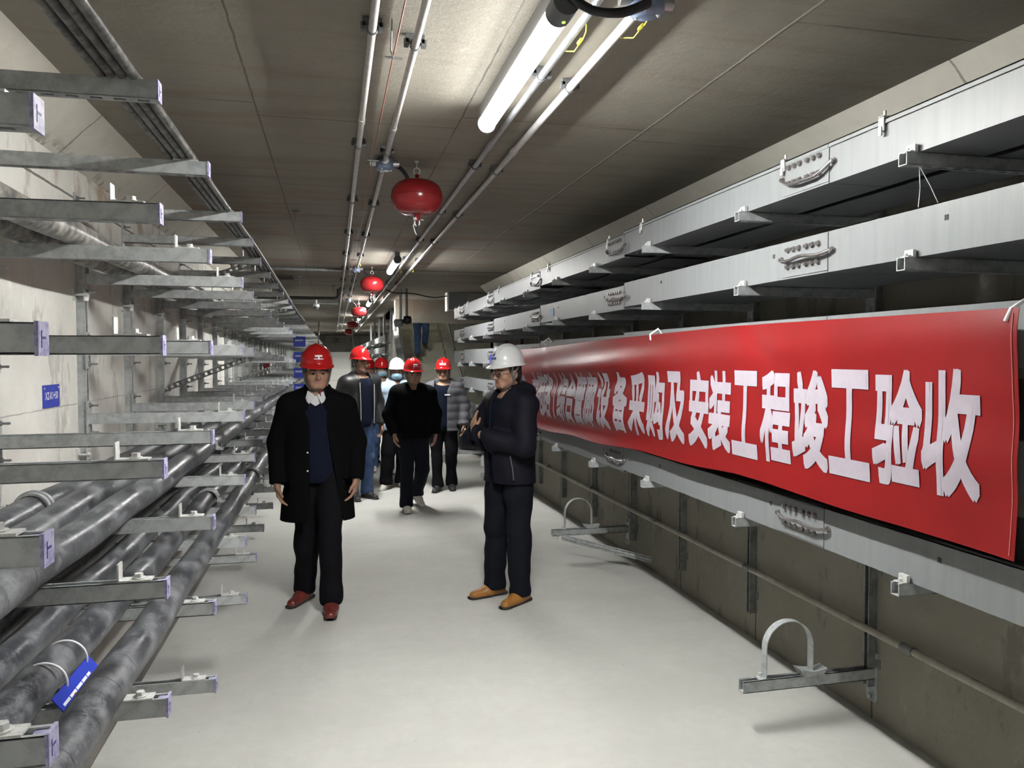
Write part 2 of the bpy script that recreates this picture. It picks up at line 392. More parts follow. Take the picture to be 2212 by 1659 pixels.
# ------------------------------------------------------------------ LED lamps
def lamp(y, label):
    t = thing('tube_lamp', label, 'ceiling lamp', (0.66, y, H), 0, 'LED tube lamps along the ceiling')
    hb = MB(); hb.box(-0.026, 0.026, -0.02, 1.18, -0.070, 0.0)
    hb.build('lamp_housing', M['lamphouse'], t)
    d = MB(); n = 14; r = 0.036; L = 1.10
    poly = [(r*math.cos(q), -0.085 + r*math.sin(q)) for q in [2*math.pi*k/n for k in range(n)]]
    d.prism(poly, 'y', 0.03, 0.03+L, 0, True)
    d.build('diffuser', M['tube'], t)
    for y0, y1 in ((-0.06, 0.03), (0.03+L, 0.05+L)):
        e = MB(); e.prism([(0.040*math.cos(2*math.pi*k/20), -0.085+0.040*math.sin(2*math.pi*k/20)) for k in range(20)], 'y', y0, y1, 0, True)
        ec = e.build('end_cap', M['greyplastic'], t)
        if y0 < 0:
            g_ = MB(); g_.lathe([(0.0001, -0.129), (0.005, -0.127), (0.006, -0.124)], (0.005, -0.01, 0.0), 10); g_.build('indicator', M['greenled'], ec)
    return t
for k, y in enumerate(LAMP_YS):
    if k == 0: lamp(y, 'lit LED tube lamp on the ceiling behind the viewer')
    else: lamp(y, 'lit white LED tube lamp fixed along the ceiling, %s one down the tunnel' % ordinal(k))
# lamp over the stair flight
t = thing('stair_lamp', 'lit lamp high in the stair shaft above the concrete flight', 'lamp', (2.0, 19.6, 5.6))
b_ = MB(); b_.box(-0.5, 0.5, -0.06, 0.06, -0.05, 0); b_.build('lamp_housing', M['lamphouse'], t)
b_ = MB(); b_.box(-0.48, 0.48, -0.045, 0.045, -0.08, -0.05); b_.build('diffuser', emis('lit_stair_diffuser', (1, 0.97, 0.9), 330.0), t)

# ------------------------------------------------------------------ ceiling conduits
def conduit(name, x, z, r, mat, label, y0=YB+.1, y1=34.0, step=1.42, off=0.0, cat='pipe'):
    t = thing(name, label, cat, (x, 0, z), 0, 'conduits along the ceiling')
    m = MB(); m.tube([(0, y0, 0), (0, y1, 0)], r, 14); m.build('pipe_run', mat, t)
    y = -1.7+off; k = 0
    while y < y1:
        s = MB(); s.box(-0.032, 0.032, y-0.012, y+0.012, 0.5*r, H-z-0.0012, 0)
        s.tube([(r*1.12*math.cos(q), y, r*1.12*math.sin(q)) for q in [math.pi*(1+j/10) for j in range(11)]], 0.004, 6)
        for sg in (-1, 1): s.box(sg*0.03-0.008, sg*0.03+0.008, y-0.012, y+0.012, -0.004, 0.02)
        if y < 16: s.build('saddle_clip', M['greyplastic'], t)
        y += step; k += 1
    for yy in (3.55+off, 7.6+off, 11.6+off):
        s = MB(); s.tube([(0, yy-0.03, 0), (0, yy+0.03, 0)], r*1.18, 14); s.build('coupling', mat, t)
    return t
conduit('conduit_pipe', 0.13, 2.750, 0.0135, M['conduit'], 'pale thin conduit on the ceiling, leftmost of the four beside the lamps', off=0.02)
conduit('conduit_pipe', 0.28, 2.750, 0.0135, M['conduit'], 'pale conduit on the ceiling feeding the red hanging extinguisher balls', off=0.12)
conduit('conduit_pipe', 0.78, 2.750, 0.0145, M['conduitm'], 'bare shiny steel conduit on the ceiling right beside the lamp tube', off=0.3)
conduit('conduit_pipe', 0.925, 2.752, 0.0165, M['conduit'], 'thick pale conduit on the ceiling, rightmost of the four beside the lamps', off=0.4)
t = thing('sensing_wire', 'thin copper red sensing wire hung on little hooks between two ceiling conduits', 'wire', (0.205, 0, H))
pts = [(0.004*math.sin(y*1.3), y, -0.085-0.008*math.sin(y*2.2)**2) for y in np.arange(-2, 20, 0.35)]
m = MB(); m.tube(pts, 0.0025, 6); m.build('wire_run', M['copper'], t)
for y in np.arange(1.26, 14, 1.4):
    m = MB(); m.tube([(-0.012, y-0.10, -0.004), (-0.012, y-0.04, -0.085), (0.0, y, -0.092)], 0.0025, 6); m.tube([(-0.03, y, -0.092), (0.03, y, -0.092)], 0.004, 6)
    m.build('hook', M['galvd'], t)
# earth bonding wires (yellow) and junction boxes on the conduits
def bond(x, y, z, label):
    m = MB(); pts = []
    pts += [(0, -0.13, 0.02), (0.012, -0.09, -0.005)]
    for k in range(33):
        q = 2*math.pi*k/8; pts.append((0.016+0.0048*math.cos(q), -0.03+0.0011*k, -0.006+0.0048*math.sin(q)))
    pts += [(0.02, 0.06, -0.01), (0.0, 0.13, 0.016)]
    m.tube(pts, 0.0022, 6)
    o = m.build('bonding_wire', M['yellow'], None, (x, y, z)); tag(o, label, 'wire', 'yellow bonding wires on the conduits')
bond(0.79, 2.48, 2.735, 'coiled yellow bonding wire on the shiny conduit beside the first lamp')
bond(0.945, 2.33, 2.735, 'coiled yellow bonding wire beside the smoky blue box at the picture top')
bond(0.285, 9.0, 2.735, 'yellow bonding wire below the conduit feeding the second red ball')
bond(0.80, 9.6, 2.735, 'yellow bonding wire on the shiny conduit at the second lamp')
bond(0.94, 9.5, 2.735, 'yellow bonding wire on the thick conduit at the second lamp')
def jbox(x, y, z, label, s=0.05):
    t = thing('junction_box', label, 'junction box', (x, y, z), 0, 'junction boxes on the conduits')
    m = MB(); m.lathe([(0.0001, -0.03), (s*0.9, -0.03), (s, -0.022), (s, 0.025), (s*0.9, 0.03), (0.0001, 0.03)], (0, 0, 0), 20); m.build('box_body', M['boxblue'], t)
    m = MB(); m.tube([(0, -s-0.03, 0.005), (0, s+0.03, 0.005)], 0.019, 12); m.tube([(-s-0.03, 0, 0.005), (s+0.03, 0, 0.005)], 0.017, 12); m.build('gland', M['conduitm'], t)
    m = MB()
    for q in range(3): m.bolt((s*0.7*math.cos(q*2.1), s*0.7*math.sin(q*2.1), -0.03), 0.004, 0.006, '-z')
    m.build('screw', M['zinc'], t)
    return t
jbox(0.925, 2.19, 2.742, 'smoky blue round junction box on the thick ceiling conduit by the first lamp', 0.055)
jbox(0.28, 4.32, 2.742, 'smoky blue round junction box beside the nearest red ball')
jbox(0.27, 9.55, 2.742, 'smoky blue round junction box beside the second red ball')
jbox(0.27, 14.75, 2.742, 'smoky blue round junction box beside the third red ball')
def hose(pts, r, label, mat='black', name='flexible_hose', n=60):
    P = [Vector(p) for p in pts]; out = []
    m_ = len(P)
    for i in range(m_-1):
        p0 = P[max(i-1, 0)]; p1 = P[i]; p2 = P[i+1]; p3 = P[min(i+2, m_-1)]
        for k in range(n//(m_-1)):
            u = k/(n//(m_-1))
            out.append(0.5*((2*p1)+(p2-p0)*u+(2*p0-5*p1+4*p2-p3)*u*u+(3*p1-p0-3*p2+p3)*u**3))
    out.append(P[-1])
    rs = [r*(1.0 if i % 2 else 0.86) for i in range(len(out))]
    m = MB(); m.tube(out, rs, 12)
    return tag(m.build(name, M[mat]), label, 'hose', 'black flexible hoses')
hose([(0.66, 2.14, 2.72), (0.72, 2.10, 2.665), (0.80, 2.09, 2.66), (0.88, 2.12, 2.70), (0.925, 2.16, 2.735)], 0.014, 'thick black corrugated hose from the first lamp across to the blue box', n=160)
hose([(0.33, 4.33, 2.742), (0.37, 4.36, 2.735), (0.405, 4.38, 2.70), (0.415, 4.385, 2.665)], 0.011, 'black flexible hose running into the nearest red ball')
hose([(0.32, 9.56, 2.742), (0.36, 9.6, 2.73), (0.40, 9.64, 2.69), (0.41, 9.66, 2.655)], 0.011, 'black flexible hose running into the second red ball')
hose([(0.32, 14.76, 2.742), (0.36, 14.8, 2.70), (0.40, 14.84, 2.66), (0.41, 14.86, 2.61)], 0.011, 'black flexible hose running into the third red ball')
hose([(0.78, 12.3, 2.75), (0.95, 12.3, 2.69), (1.25, 12.5, 2.70), (1.6, 12.7, 2.66), (1.86, 12.85, 2.70)], 0.010, 'thin sagging black cable running to the grey hanging box', name='hanging_cable')

# ------------------------------------------------------------------ red extinguisher balls
def ball(y, dz, label):
    t = thing('extinguisher_ball', label, 'fire extinguisher', (0.465, y, H), 0, 'red extinguisher balls hung from the ceiling')
    cz = -0.205-dz
    m = MB(); pr = []
    for k in range(25):
        q = -math.pi/2+math.pi*k/24
        pr.append((max(0.0001, 0.146*abs(math.cos(q))**0.62), 0.098*math.copysign(abs(math.sin(q))**0.9, math.sin(q))))
    m.lathe(pr, (0, 0, cz), 48)
    m.tube([(0.1475*math.cos(2*math.pi*k/48), 0.1475*math.sin(2*math.pi*k/48), cz) for k in range(48)], 0.0022, 6, closed=True)
    m.build('ball_body', M['red'], t)
    m = MB(); m.lathe([(0.011, cz+0.09), (0.011, cz+0.13), (0.0001, cz+0.131)], (0, 0, 0), 14); m.build('top_neck', M['red'], t)
    m = MB(); m.tube([(0.018*math.cos(q), 0, cz+0.147+0.018*math.sin(q)) for q in [2*math.pi*k/20 for k in range(20)]], 0.004, 8, closed=True)
    m.tube([(0, 0, cz+0.165), (0, 0, 0.0)], 0.003, 6); m.lathe([(0.0001, -0.012), (0.012, -0.010), (0.012, 0)], (0, 0, 0), 12)
    m.build('hanger_hook', M['zinc'], t)
    m = MB(); m.lathe([(0.016, cz-0.09), (0.017, cz-0.115), (0.012, cz-0.12), (0.011, cz-0.135)], (0, 0, 0), 14); m.build('valve_neck', M['red'], t)
    m = MB(); m.tube([(0.014*math.cos(q), 0.004, cz-0.142+0.018*math.sin(q)) for q in [2*math.pi*k/18 for k in range(18)]], 0.0045, 8, closed=True)
    m.lathe([(0.0001, cz-0.112), (0.012, cz-0.115), (0.012, cz-0.13), (0.0001, cz-0.131)], (-0.012, -0.008, 0), 10)
    m.tube([(0.02, 0, cz-0.125), (0.035, -0.01, cz-0.128)], 0.004, 6)
    m.tube([(-0.012, 0, cz-0.14), (-0.022, 0, cz-0.16), (-0.012, 0, cz-0.195), (-0.004, 0, cz-0.21)], 0.003, 6)
    m.build('sprinkler_fitting', M['zinc'], t)
    m = MB(); m.tube([(0.002, 0, cz-0.15), (0.004, 0, cz-0.2)], 0.006, 8); m.build('nozzle_stem', M['black'], t)
for k, (y, dz) in enumerate(((4.38, 0.0), (9.67, 0.01), (14.9, 0.05), (20.1, 0.09), (24.6, 0.13))):
    ball(y, dz, ('red squashed-ball fire extinguisher hanging from the ceiling, %s in the row' % ('nearest' if k == 0 else ordinal(k+1))))

# ------------------------------------------------------------------ other ceiling fittings
m = MB(); m.tube([(-1.2, 12.9, 2.63), (0.02, 12.9, 2.63), (0.06, 12.9, 2.65), (0.075, 12.9, 2.69), (0.075, 12.9, H)], 0.028, 14)
tag(m.build('sprinkler_pipe', M['pipedark']), 'dark horizontal pipe bending up into the ceiling above the left racks', 'pipe')
t = thing('dome_camera', 'small white dome camera under the ceiling above the left racks', 'camera', (-0.33, 15.2, H))
m = MB(); m.tube([(0, 0, 0), (0, 0, -0.10)], 0.02, 10); m.lathe([(0.0001, -0.10), (0.055, -0.10), (0.06, -0.13), (0.058, -0.15)], (0, 0, 0), 18); m.build('camera_base', M['white'], t)
m = MB(); m.lathe([(0.055, -0.15), (0.05, -0.18), (0.03, -0.20), (0.0001, -0.207)], (0, 0, 0), 18); m.build('camera_dome', M['greyplastic'], t)
m = MB(); m.tube([(-1.1, 15.2, 2.70), (0.08, 15.2, 2.70)], 0.014, 10)
tag(m.build('conduit_pipe', M['galvd']), 'thin cross conduit under the ceiling at the dome camera', 'pipe')
m = MB(); m.tube([(-1.05, 9.80, 2.755), (0.12, 9.80, 2.755)], 0.020, 12)
tag(m.build('conduit_pipe', M['galvd']), 'dull cross conduit along the dark ceiling joint left of the lamps', 'pipe')
m = MB(); m.box(-1.02, -0.55, 10.9, 11.35, H-0.012, H-0.001); m.box(-0.98, -0.6, 10.95, 11.3, H-0.02, H-0.012)  # no opening cut: dark plates carry the shade of the hole
tag(m.build('hole_shade_panel', M['hole']), 'dark panel painted as a shaded square hole in the ceiling above the left racks', 'hatch')
for k, (x, y) in enumerate(((-0.28, 6.05), (-0.45, 11.0), (0.0, 12.2), (-0.3, 16.9))):
    m = MB(); m.tube([(0, 0, 0), (0, 0, -0.11)], 0.006, 6); m.box(-0.03, 0.03, -0.006, 0.006, -0.012, 0)
    tag(m.build('hanger_rod', M['galvd'], None, (x, y, H)), 'short dark hanger rod sticking down from the left half of the ceiling', 'rod', 'hanger rods left in the ceiling')
t = thing('hanging_box', 'grey sheet steel box hanging under the ceiling before the stair', 'box', (2.2, 13.1, H))
m = MB(); m.box(-0.27, 0.55, 0, 0.25, -0.30, -0.003); m.build('box_body', M['greypanel'], t)
m = MB(); m.box(-0.30, -0.272, -0.01, 0.26, -0.32, -0.003); m.build('bright_edge', M['zinc'], t)
m = MB(); m.box(0.06, 0.55, -0.03, -0.001, -0.30, -0.02); m.build('cover_plate', pmat('olive_grey_cover', (0.27, 0.26, 0.23), 0.6), t)
t = thing('hanging_monitor', 'dark camera housing on twin steel rods hanging before the stair', 'camera', (1.10, 12.6, H))
m = MB(); m.tube([(-0.035, 0, 0), (-0.035, 0, -0.5)], 0.022, 10); m.build('rod', M['galv'], t)
m = MB(); m.tube([(0.06, 0, 0), (0.06, 0, -0.46)], 0.022, 10); m.build('rod', M['galvd'], t)
m = MB(); m.lathe([(0.0001, -0.44), (0.06, -0.45), (0.075, -0.5), (0.07, -0.56), (0.0001, -0.585)], (0.07, 0, 0), 16); m.build('housing', M['black'], t)
m = MB(); m.lathe([(0.0001, -0.50), (0.07, -0.5), (0.08, -0.54), (0.06, -0.62), (0.0001, -0.63)], (-0.07, 0.05, 0), 16); m.build('bracket_cover', M['galvd'], t)
# ------------------------------------------------------------------ left cable brackets
def channel(mb, x0, x1, w, h, th=0.003, lip=0.008, slots=None, axis='x', updown=1):
    """lipped C channel lying along x, opening upwards; slots = (pitch, length) cut in its underside"""
    a = w/2
    for sg in (-1, 1):
        mb.box(x0, x1, min(sg*a, sg*(a-th)), max(sg*a, sg*(a-th)), -h, 0)
        mb.box(x0, x1, min(sg*a, sg*(a-lip)), max(sg*a, sg*(a-lip)), -th, 0)
    if slots:
        p, L = slots; sw = w*0.18
        for sg in (-1, 1): mb.box(x0, x1, min(sg*a, sg*sw), max(sg*a, sg*sw), -h, -h+th)
        x = x0; n = int((x1-x0)/p)
        off = (x1-x0-n*p)/2
        edges = [x0]
        for k in range(n):
            c = x0+off+(k+0.5)*p; edges += [c-L/2, c+L/2]
        edges.append(x1)
        for k in range(0, len(edges), 2): mb.box(edges[k], edges[k+1], -sw, sw, -h, -h+th)
    else: mb.box(x0, x1, -a, a, -h, -h+th)
    return mb
AW, AH = 0.041, 0.050
def make_bracket(L, brace=False, lowpoly=False):
    """arm reaching +x from the wall (x=0), top of the arm at z=0"""
    t = thing('cable_bracket', 'x', 'bracket', (0, 0, 0), 0, 'cable brackets on the left wall')
    if lowpoly:
        m = MB(); m.box(0.0, L, -AW/2, AW/2, -AH, 0)
        m.build('arm', M['galv'], t)
        m = MB(); m.box(L-0.13, L-0.126, -AW/2, AW/2, 0, 0.05).box(L-0.13, L-0.06, -AW/2, AW/2, 0, 0.004); m.build('stop_clip', M['zinc'], t)
        return t
    m = MB(); channel(m, 0.0, L-0.004, AW, AH, slots=(0.058, 0.03)); m.build('arm', M['galv'], t)
    m = MB(); m.box(L-0.006, L, -AW/2-0.002, AW/2+0.002, -AH-0.003, 0.002)
    m.box(L-0.03, L-0.006, -AW/2+0.004, AW/2-0.004, -AH+0.005, -0.004)
    cp = m.build('end_cap', M['cap'], t)
    m = MB(); m.box(L-0.0005, L+0.0008, -0.010, 0.008, -AH*0.52, -AH*0.44); m.box(L-0.0005, L+0.0008, -0.010, -0.0085, -AH*0.8, -AH*0.25); m.build('cap_mark', M['capd'], cp)
    m = MB()
    x = L-0.125
    m.box(x, x+0.0045, -AW/2, AW/2, 0.004, 0.050); m.box(x, x+0.085, -AW/2, AW/2, 0.0005, 0.005)
    m.build('stop_clip', M['zinc'], t)
    m = MB(); m.bolt((x+0.05, 0, 0.005), 0.0115, 0.014); m.build('clip_bolt', M['zinc'], t)
    m = MB(); m.box(-0.002, 0.006, -0.03, 0.03, -0.115, 0.065); m.build('base_plate', M['galv'], t)
    for z in (0.042, -0.092):
        m = MB(); m.bolt((0.006, 0, z), 0.010, 0.012, 'x'); m.tube([(0.006, 0, z), (0.045, 0, z)], 0.0045, 8)
        m.build('anchor_bolt', M['galvd'], t)
    if brace:
        m = MB(); rot = Matrix.Rotation(math.atan2(0.17, L*0.78), 3, 'Y')
        a0 = Vector((0.02, 0.03, -AH-0.22)); a1 = Vector((L*0.83, 0.03, -AH-0.01))
        d = (a1-a0); n_ = 14
        for k in range(n_):
            p = a0+d*(k/n_); q = a0+d*((k+0.55)/n_)
            m.tube([p, q], 0.012, 6)
        for off in (-0.016, 0.016):
            m.tube([a0+Vector((0, 0, off)), a1+Vector((0, 0, off))], 0.006, 6)
        m.build('brace', M['galvd'], t)
        for xx in (L*0.72, L*0.8, L*0.88):
            m = MB(); m.bolt((xx, 0, -AH), 0.011, 0.03, '-z'); m.build('brace_bolt', M['galvd'], t)
    return t
TZ = [None, 2.410, 2.085, 1.735, 1.397, 1.070, 0.745, 0.447]     # top of the arm on each tier
TN = [None, 'top', 'second', 'third', 'fourth', 'fifth', 'sixth', 'lowest']
cols = [(1.36, -0.45), (2.24, -0.45), (3.085, -0.45), (4.14, -0.452), (5.0, -0.485)]
y = 5.87
while y < 38: cols.append((y, -0.515)); y += 0.85
RX = XL+0.041                              # face of the wall rails
protos = {}
def tier_z(k, Y): return TZ[k] - (0.016*max(0, Y-5.2) if k <= 3 else 0.004*max(0, Y-5.2))*(1 if Y < 12 else 0) - (0.016*6.8 if k <= 3 else 0.004*6.8)*(1 if Y >= 12 else 0)
brcount = 0
for ci, (Y, xe) in enumerate(cols):
    for k in range(1, 8):
        if ci == 0 and k in (1, 6, 7): continue
        if ci == 1 and k == 7: continue
        braced = (ci % 5 == 0 and ci > 0 and k in (1, 3, 6))
        x0 = XL if k == 1 else RX
        L = round(xe-x0, 3)
        low = Y > 14
        key = (L, braced and not low, low)
        if low and k == 7 and Y > 26: continue
        z = tier_z(k, Y)
        lab = 'galvanised channel bracket, %s tier, on the %s wall post down the left side' % (TN[k], ordinal(ci+1))
        if key not in protos:
            protos[key] = make_bracket(*key); b = protos[key]; b.location = (x0, Y, z); b['label'] = lab
        else: b = dup(protos[key], (x0, Y, z), lab)
        if not low:
            b.rotation_euler = (0, R(random.uniform(-0.35, 0.35)), R(random.uniform(-0.5, 0.5)))
        brcount += 1
# wall rails that carry tiers two to seven
def make_rail(z0, z1, n_clamp):
    t = thing('wall_rail', 'x', 'rail', (0, 0, 0), 0, 'vertical rails on the left wall')
    m = MB(); a = 0.0205
    m.box(0, 0.003, -a, a, z0, z1)
    for sg in (-1, 1):
        m.box(0, 0.041, min(sg*a, sg*(a-.003)), max(sg*a, sg*(a-.003)), z0, z1)
        m.box(0.038, 0.041, min(sg*a, sg*(a-.010)), max(sg*a, sg*(a-.010)), z0, z1)
    m.build('channel', M['galv'], t)
    for k in range(n_clamp):
        z = z0+0.22+k*(z1-z0-0.4)/max(1, n_clamp-1)
        c = MB(); c.box(0.0, 0.006, -0.07, -a, z-0.03, z+0.03); c.box(0.041, 0.046, -0.045, 0.02, z-0.028, z+0.028); c.tube([(0.0, -0.05, z), (0.055, -0.05, z)], 0.006, 8)
        c.bolt((0.046, -0.03, z), 0.010, 0.012, 'x'); c.build('clamp', M['zinc'], t)
    return t
rp = None
for ci, (Y, xe) in enumerate(cols):
    lab = 'vertical steel channel rail on the left wall, %s one from the viewer' % ordinal(ci+1)
    if rp is None: rp = make_rail(0.20, 2.16, 3); rp.location = (XL, Y+0.0, 0); rp['label'] = lab
    else: dup(rp, (XL, Y, 0), lab)
# extra back-up rail beside the braced posts
# ------------------------------------------------------------------ cables lying on the left brackets
def cable_pts(x, z, y0, y1, wx, sag, ph, zdrop=0.0):
    pts = []; Y = y0
    ys = [c[0] for c in cols]
    while Y <= y1:
        near = min(abs(Y-q) for q in ys) if Y > 0.5 else 0
        zz = z - sag*sstep(0.0, 0.42, near) - 0.004*max(0, min(12, Y)-5.2)*zdrop
        pts.append((x+wx*math.sin(0.9*Y+ph)+wx*0.5*math.sin(2.3*Y+2*ph), Y, zz)); Y += 0.12
    return pts
def cable(x, z, r, wx, sag, ph, label, mat='cable', y0=-1.2, y1=30, zdrop=1, group='thick cables lying on the left brackets'):
    t = thing('power_cable', label, 'cable', (0, 0, 0), 0, group)
    m = MB(); m.tube(cable_pts(x, z, y0, y1, wx, sag, ph, zdrop), r, 18); m.build('sheath', M[mat], t)
    return t
RC = 0.054
def seam_rings(m, x, z, wx, sag, ph): pass
U = [(-1.075, 'innermost of three on the fifth tier, against the wall'), (-0.925, 'middle one of three on the fifth tier'), (-0.775, 'outermost of three on the fifth tier')]
for k, (x, s) in enumerate(U):
    cable(x, TZ[5]+RC, RC, 0.006, 0.008, k*1.7, 'thick dusty black power cable, %s' % s)
Lc = [(-1.09, 'innermost of four on the sixth tier, in shade'), (-0.93, 'second from the wall of four on the sixth tier'), (-0.782, 'third from the wall of four on the sixth tier'), (-0.602, 'outermost of four on the sixth tier, nearest the aisle')]
for k, (x, s) in enumerate(Lc):
    cable(x, TZ[6]+RC, RC, 0.007, 0.011, 0.6+k*1.3, 'thick dusty black power cable, %s' % s)
cable(-0.93, TZ[2]+0.047, 0.045, 0.006, 0.006, 0.3, 'mortar splashed black cable, outer of two on the second tier', 'cablegrime', zdrop=4)
cable(-1.08, TZ[2]+0.047, 0.045, 0.006, 0.006, 2.3, 'mortar splashed black cable, inner of two on the second tier', 'cablegrime', zdrop=4)
for k, (x, r, s) in enumerate(((-0.592, 0.011, 'innermost'), (-0.566, 0.0125, 'second from the wall'), (-0.5395, 0.0125, 'third from the wall'), (-0.5115, 0.0135, 'outermost'))):
    cable(x, TZ[1]+r, r, 0.002, 0.0, 0.4, 'thin dark cable along the top tier of brackets, %s of the four' % s, 'cabledk', y1=14, zdrop=4, group='thin cables on the top tier')
# tapes wrapped round the cable: clamps holding the cables
def clamp(x, Y, z, label):
    t = thing('cable_clamp', label, 'clamp', (x, Y, z), 0, 'steel saddle clamps on the cables')
    m = MB(); r0, r1 = RC+0.001, RC+0.009
    out = [(r1*math.cos(q), r1*math.sin(q)) for q in [math.pi*k/20 for k in range(21)]]
    inn = [(r0*math.cos(q), r0*math.sin(q)) for q in [math.pi*k/20 for k in range(20, -1, -1)]]
    poly = out + [(-r1-0.035, -0.012), (-r1-0.035, -0.022), (-r0, -0.016)] + inn[1:-1] + [(r0, -0.016), (r1+0.035, -0.022), (r1+0.035, -0.012)]
    m.prism(poly, 'y', -0.030, 0.030, 0, False)
    m.prism([(r*1.06, q) for r, q in []] or [((r1+0.006)*math.cos(q), (r1+0.006)*math.sin(q)) for q in [math.pi*(0.1+0.8*k/16) for k in range(17)]] + [(r1*0.99*math.cos(q), r1*0.99*math.sin(q)) for q in [math.pi*(0.9-0.8*k/16) for k in range(17)]], 'y', -0.008, 0.008)
    m.build('saddle', M['galv'], t)
    for sg in (-1, 1):
        m = MB(); m.bolt((sg*(r1+0.022), 0, -0.012), 0.008, 0.012); m.tube([(sg*(r1+0.022), 0, -0.05), (sg*(r1+0.022), 0, 0.02)], 0.004, 6)
        m.build('clamp_bolt', M['galvd'], t)
    m = MB(); m.prism([((r0+0.0005)*math.cos(q), (r0+0.0005)*math.sin(q)) for q in [math.pi*k/20 for k in range(21)]] + [((r0-0.003)*math.cos(q), (r0-0.003)*math.sin(q)) for q in [math.pi*k/20 for k in range(20, -1, -1)]], 'y', -0.042, 0.042); m.build('rubber_liner', M['black'], t)
clamp(-1.070, 3.085, TZ[5]+RC, 'steel saddle clamp on the innermost fifth-tier cable, close to the wall')
clamp(-0.770, 5.0, TZ[5]+RC, 'steel saddle clamp on the outermost fifth-tier cable')
clamp(-0.925, 4.14, TZ[6]+RC, 'steel saddle clamp on the second sixth-tier cable from the wall')
clamp(-0.765, 5.0, TZ[6]+RC, 'steel saddle clamp on the third sixth-tier cable from the wall')
clamp(-0.600, 5.87, TZ[6]+RC, 'steel saddle clamp on the outermost sixth-tier cable near the walking man')
# hanging tag and its two tie straps on the sixth-tier cable
t = thing('cable_tag', 'blue printed tag strapped with white ties under the third sixth-tier cable', 'tag', (-0.770, 2.33, TZ[6]+RC-0.003))
for k, dy in enumerate((-0.07, 0.10)):
    m = MB(); r = RC+0.004
    pts = [(r*math.cos(q), dy, r*math.sin(q)) for q in [-0.35+math.pi*1.35*j/24 for j in range(25)]]
    pts = [(r+0.004, dy, -0.06)]+pts
    m.tube(pts, 0.0035, 6); m.build('tie_strap', M['white'], t)
TR = Matrix.Rotation(R(-38), 3, 'Y'); TCN = (0.085, -0.03, -0.045)
m = MB(); m.box(0.0835, 0.0865, -0.17, 0.13, -0.10, 0.01, 0, TR, TCN); m.build('tag_plate', M['signb'], t)
m = MB()
for k in range(4):
    z = -0.025-k*0.018
    y = -0.15
    while y < 0.06:
        L_ = random.uniform(0.02, 0.05); m.box(0.0863, 0.0872, y, min(y+L_, 0.07), z-0.004, z+0.004, 0, TR, TCN); y += L_+0.006
m.build('tag_print', M['white'], t)
m = MB(); m.tube([(0.075, -0.07, -0.03), (0.075, -0.07, -0.06)], 0.006, 8); m.build('strap_end', M['copper'], t)

# ------------------------------------------------------------------ wall sign on the left
def text_mesh(body, size, offset=0.0, sx=1.0, sy=1.0, align='CENTER'):
    cu = bpy.data.curves.new('lettering', 'FONT'); cu.body = body; cu.size = size; cu.offset = offset
    cu.align_x = align; cu.align_y = 'CENTER'; cu.resolution_u = 4
    o = bpy.data.objects.new('lettering', cu); C.objects.link(o)
    bpy.context.view_layer.update()
    me = bpy.data.meshes.new_from_object(o.evaluated_get(bpy.context.evaluated_depsgraph_get()))
    bpy.data.objects.remove(o); bpy.data.curves.remove(cu)
    vs = [(v.co.x*sx, v.co.y*sy, 0) for v in me.vertices]; fs = [tuple(p.vertices) for p in me.polygons]
    bpy.data.meshes.remove(me)
    return vs, fs
t = thing('wall_sign', 'small blue plate with white mileage code on the left wall', 'sign', (XL, 3.755, 1.505))
m = MB(); m.box(0, 0.004, -0.10, 0.10, -0.05, 0.05); m.build('sign_plate', M['signb'], t)
vs, fs = text_mesh('XZ-K1+50', 0.045, 0.0006, 0.78, 1.0)
m = MB(); m.add([(0.0045, x, y_) for x, y_, _ in vs], fs); m.build('sign_lettering', M['white'], t)
m = MB()
for yy in (-0.085, 0.085): m.bolt((0.004, yy, 0.036), 0.003, 0.003, 'x')
m.build('sign_screw', M['zinc'], t)
# blue tags hanging on the far left brackets
for k, z in enumerate((1.90, 1.67, 1.44, 1.20)):
    t = thing('hanging_tag', 'blue plastic tag at the bracket ends behind the walking man, %s from top' % ordinal(k+1), 'sign', (-0.50, 11.75, z), 0, 'blue tags at the bracket ends')
    m = MB(); m.box(-0.085, 0.085, 0, 0.004, -0.075, 0.075); m.build('tag_plate', M['signb'], t)
    m = MB()
    for j in range(6): m.box(-0.06+j*0.02, -0.048+j*0.02, -0.001, 0, 0.005, 0.03)
    m.build('tag_print', M['white'], t)
    top = tier_z(k+2, 11.8)-AH; m = MB(); m.tube([(0, 0.002, 0.07), (0, 0.06, max(0.08, top-z))], 0.003, 5); m.build('tie_cord', M['white'], t)
# grounding flat strip high on the left wall
m = MB(); m.box(XL, XL+0.006, 0.6, 2.55, 2.445, 2.495); m.box(XL, XL+0.02, 2.52, 2.56, 2.44, 2.50)
tag(m.build('earth_strip', M['galvd']), 'flat grey earthing strip fixed high on the left wall', 'metal strip')
m = MB(); m.box(XL+0.001, XL+0.10, 14.2, 14.28, 1.42, 1.58)
tag(m.build('call_point', M['red']), 'small red box far along the left wall between the rails', 'alarm box')

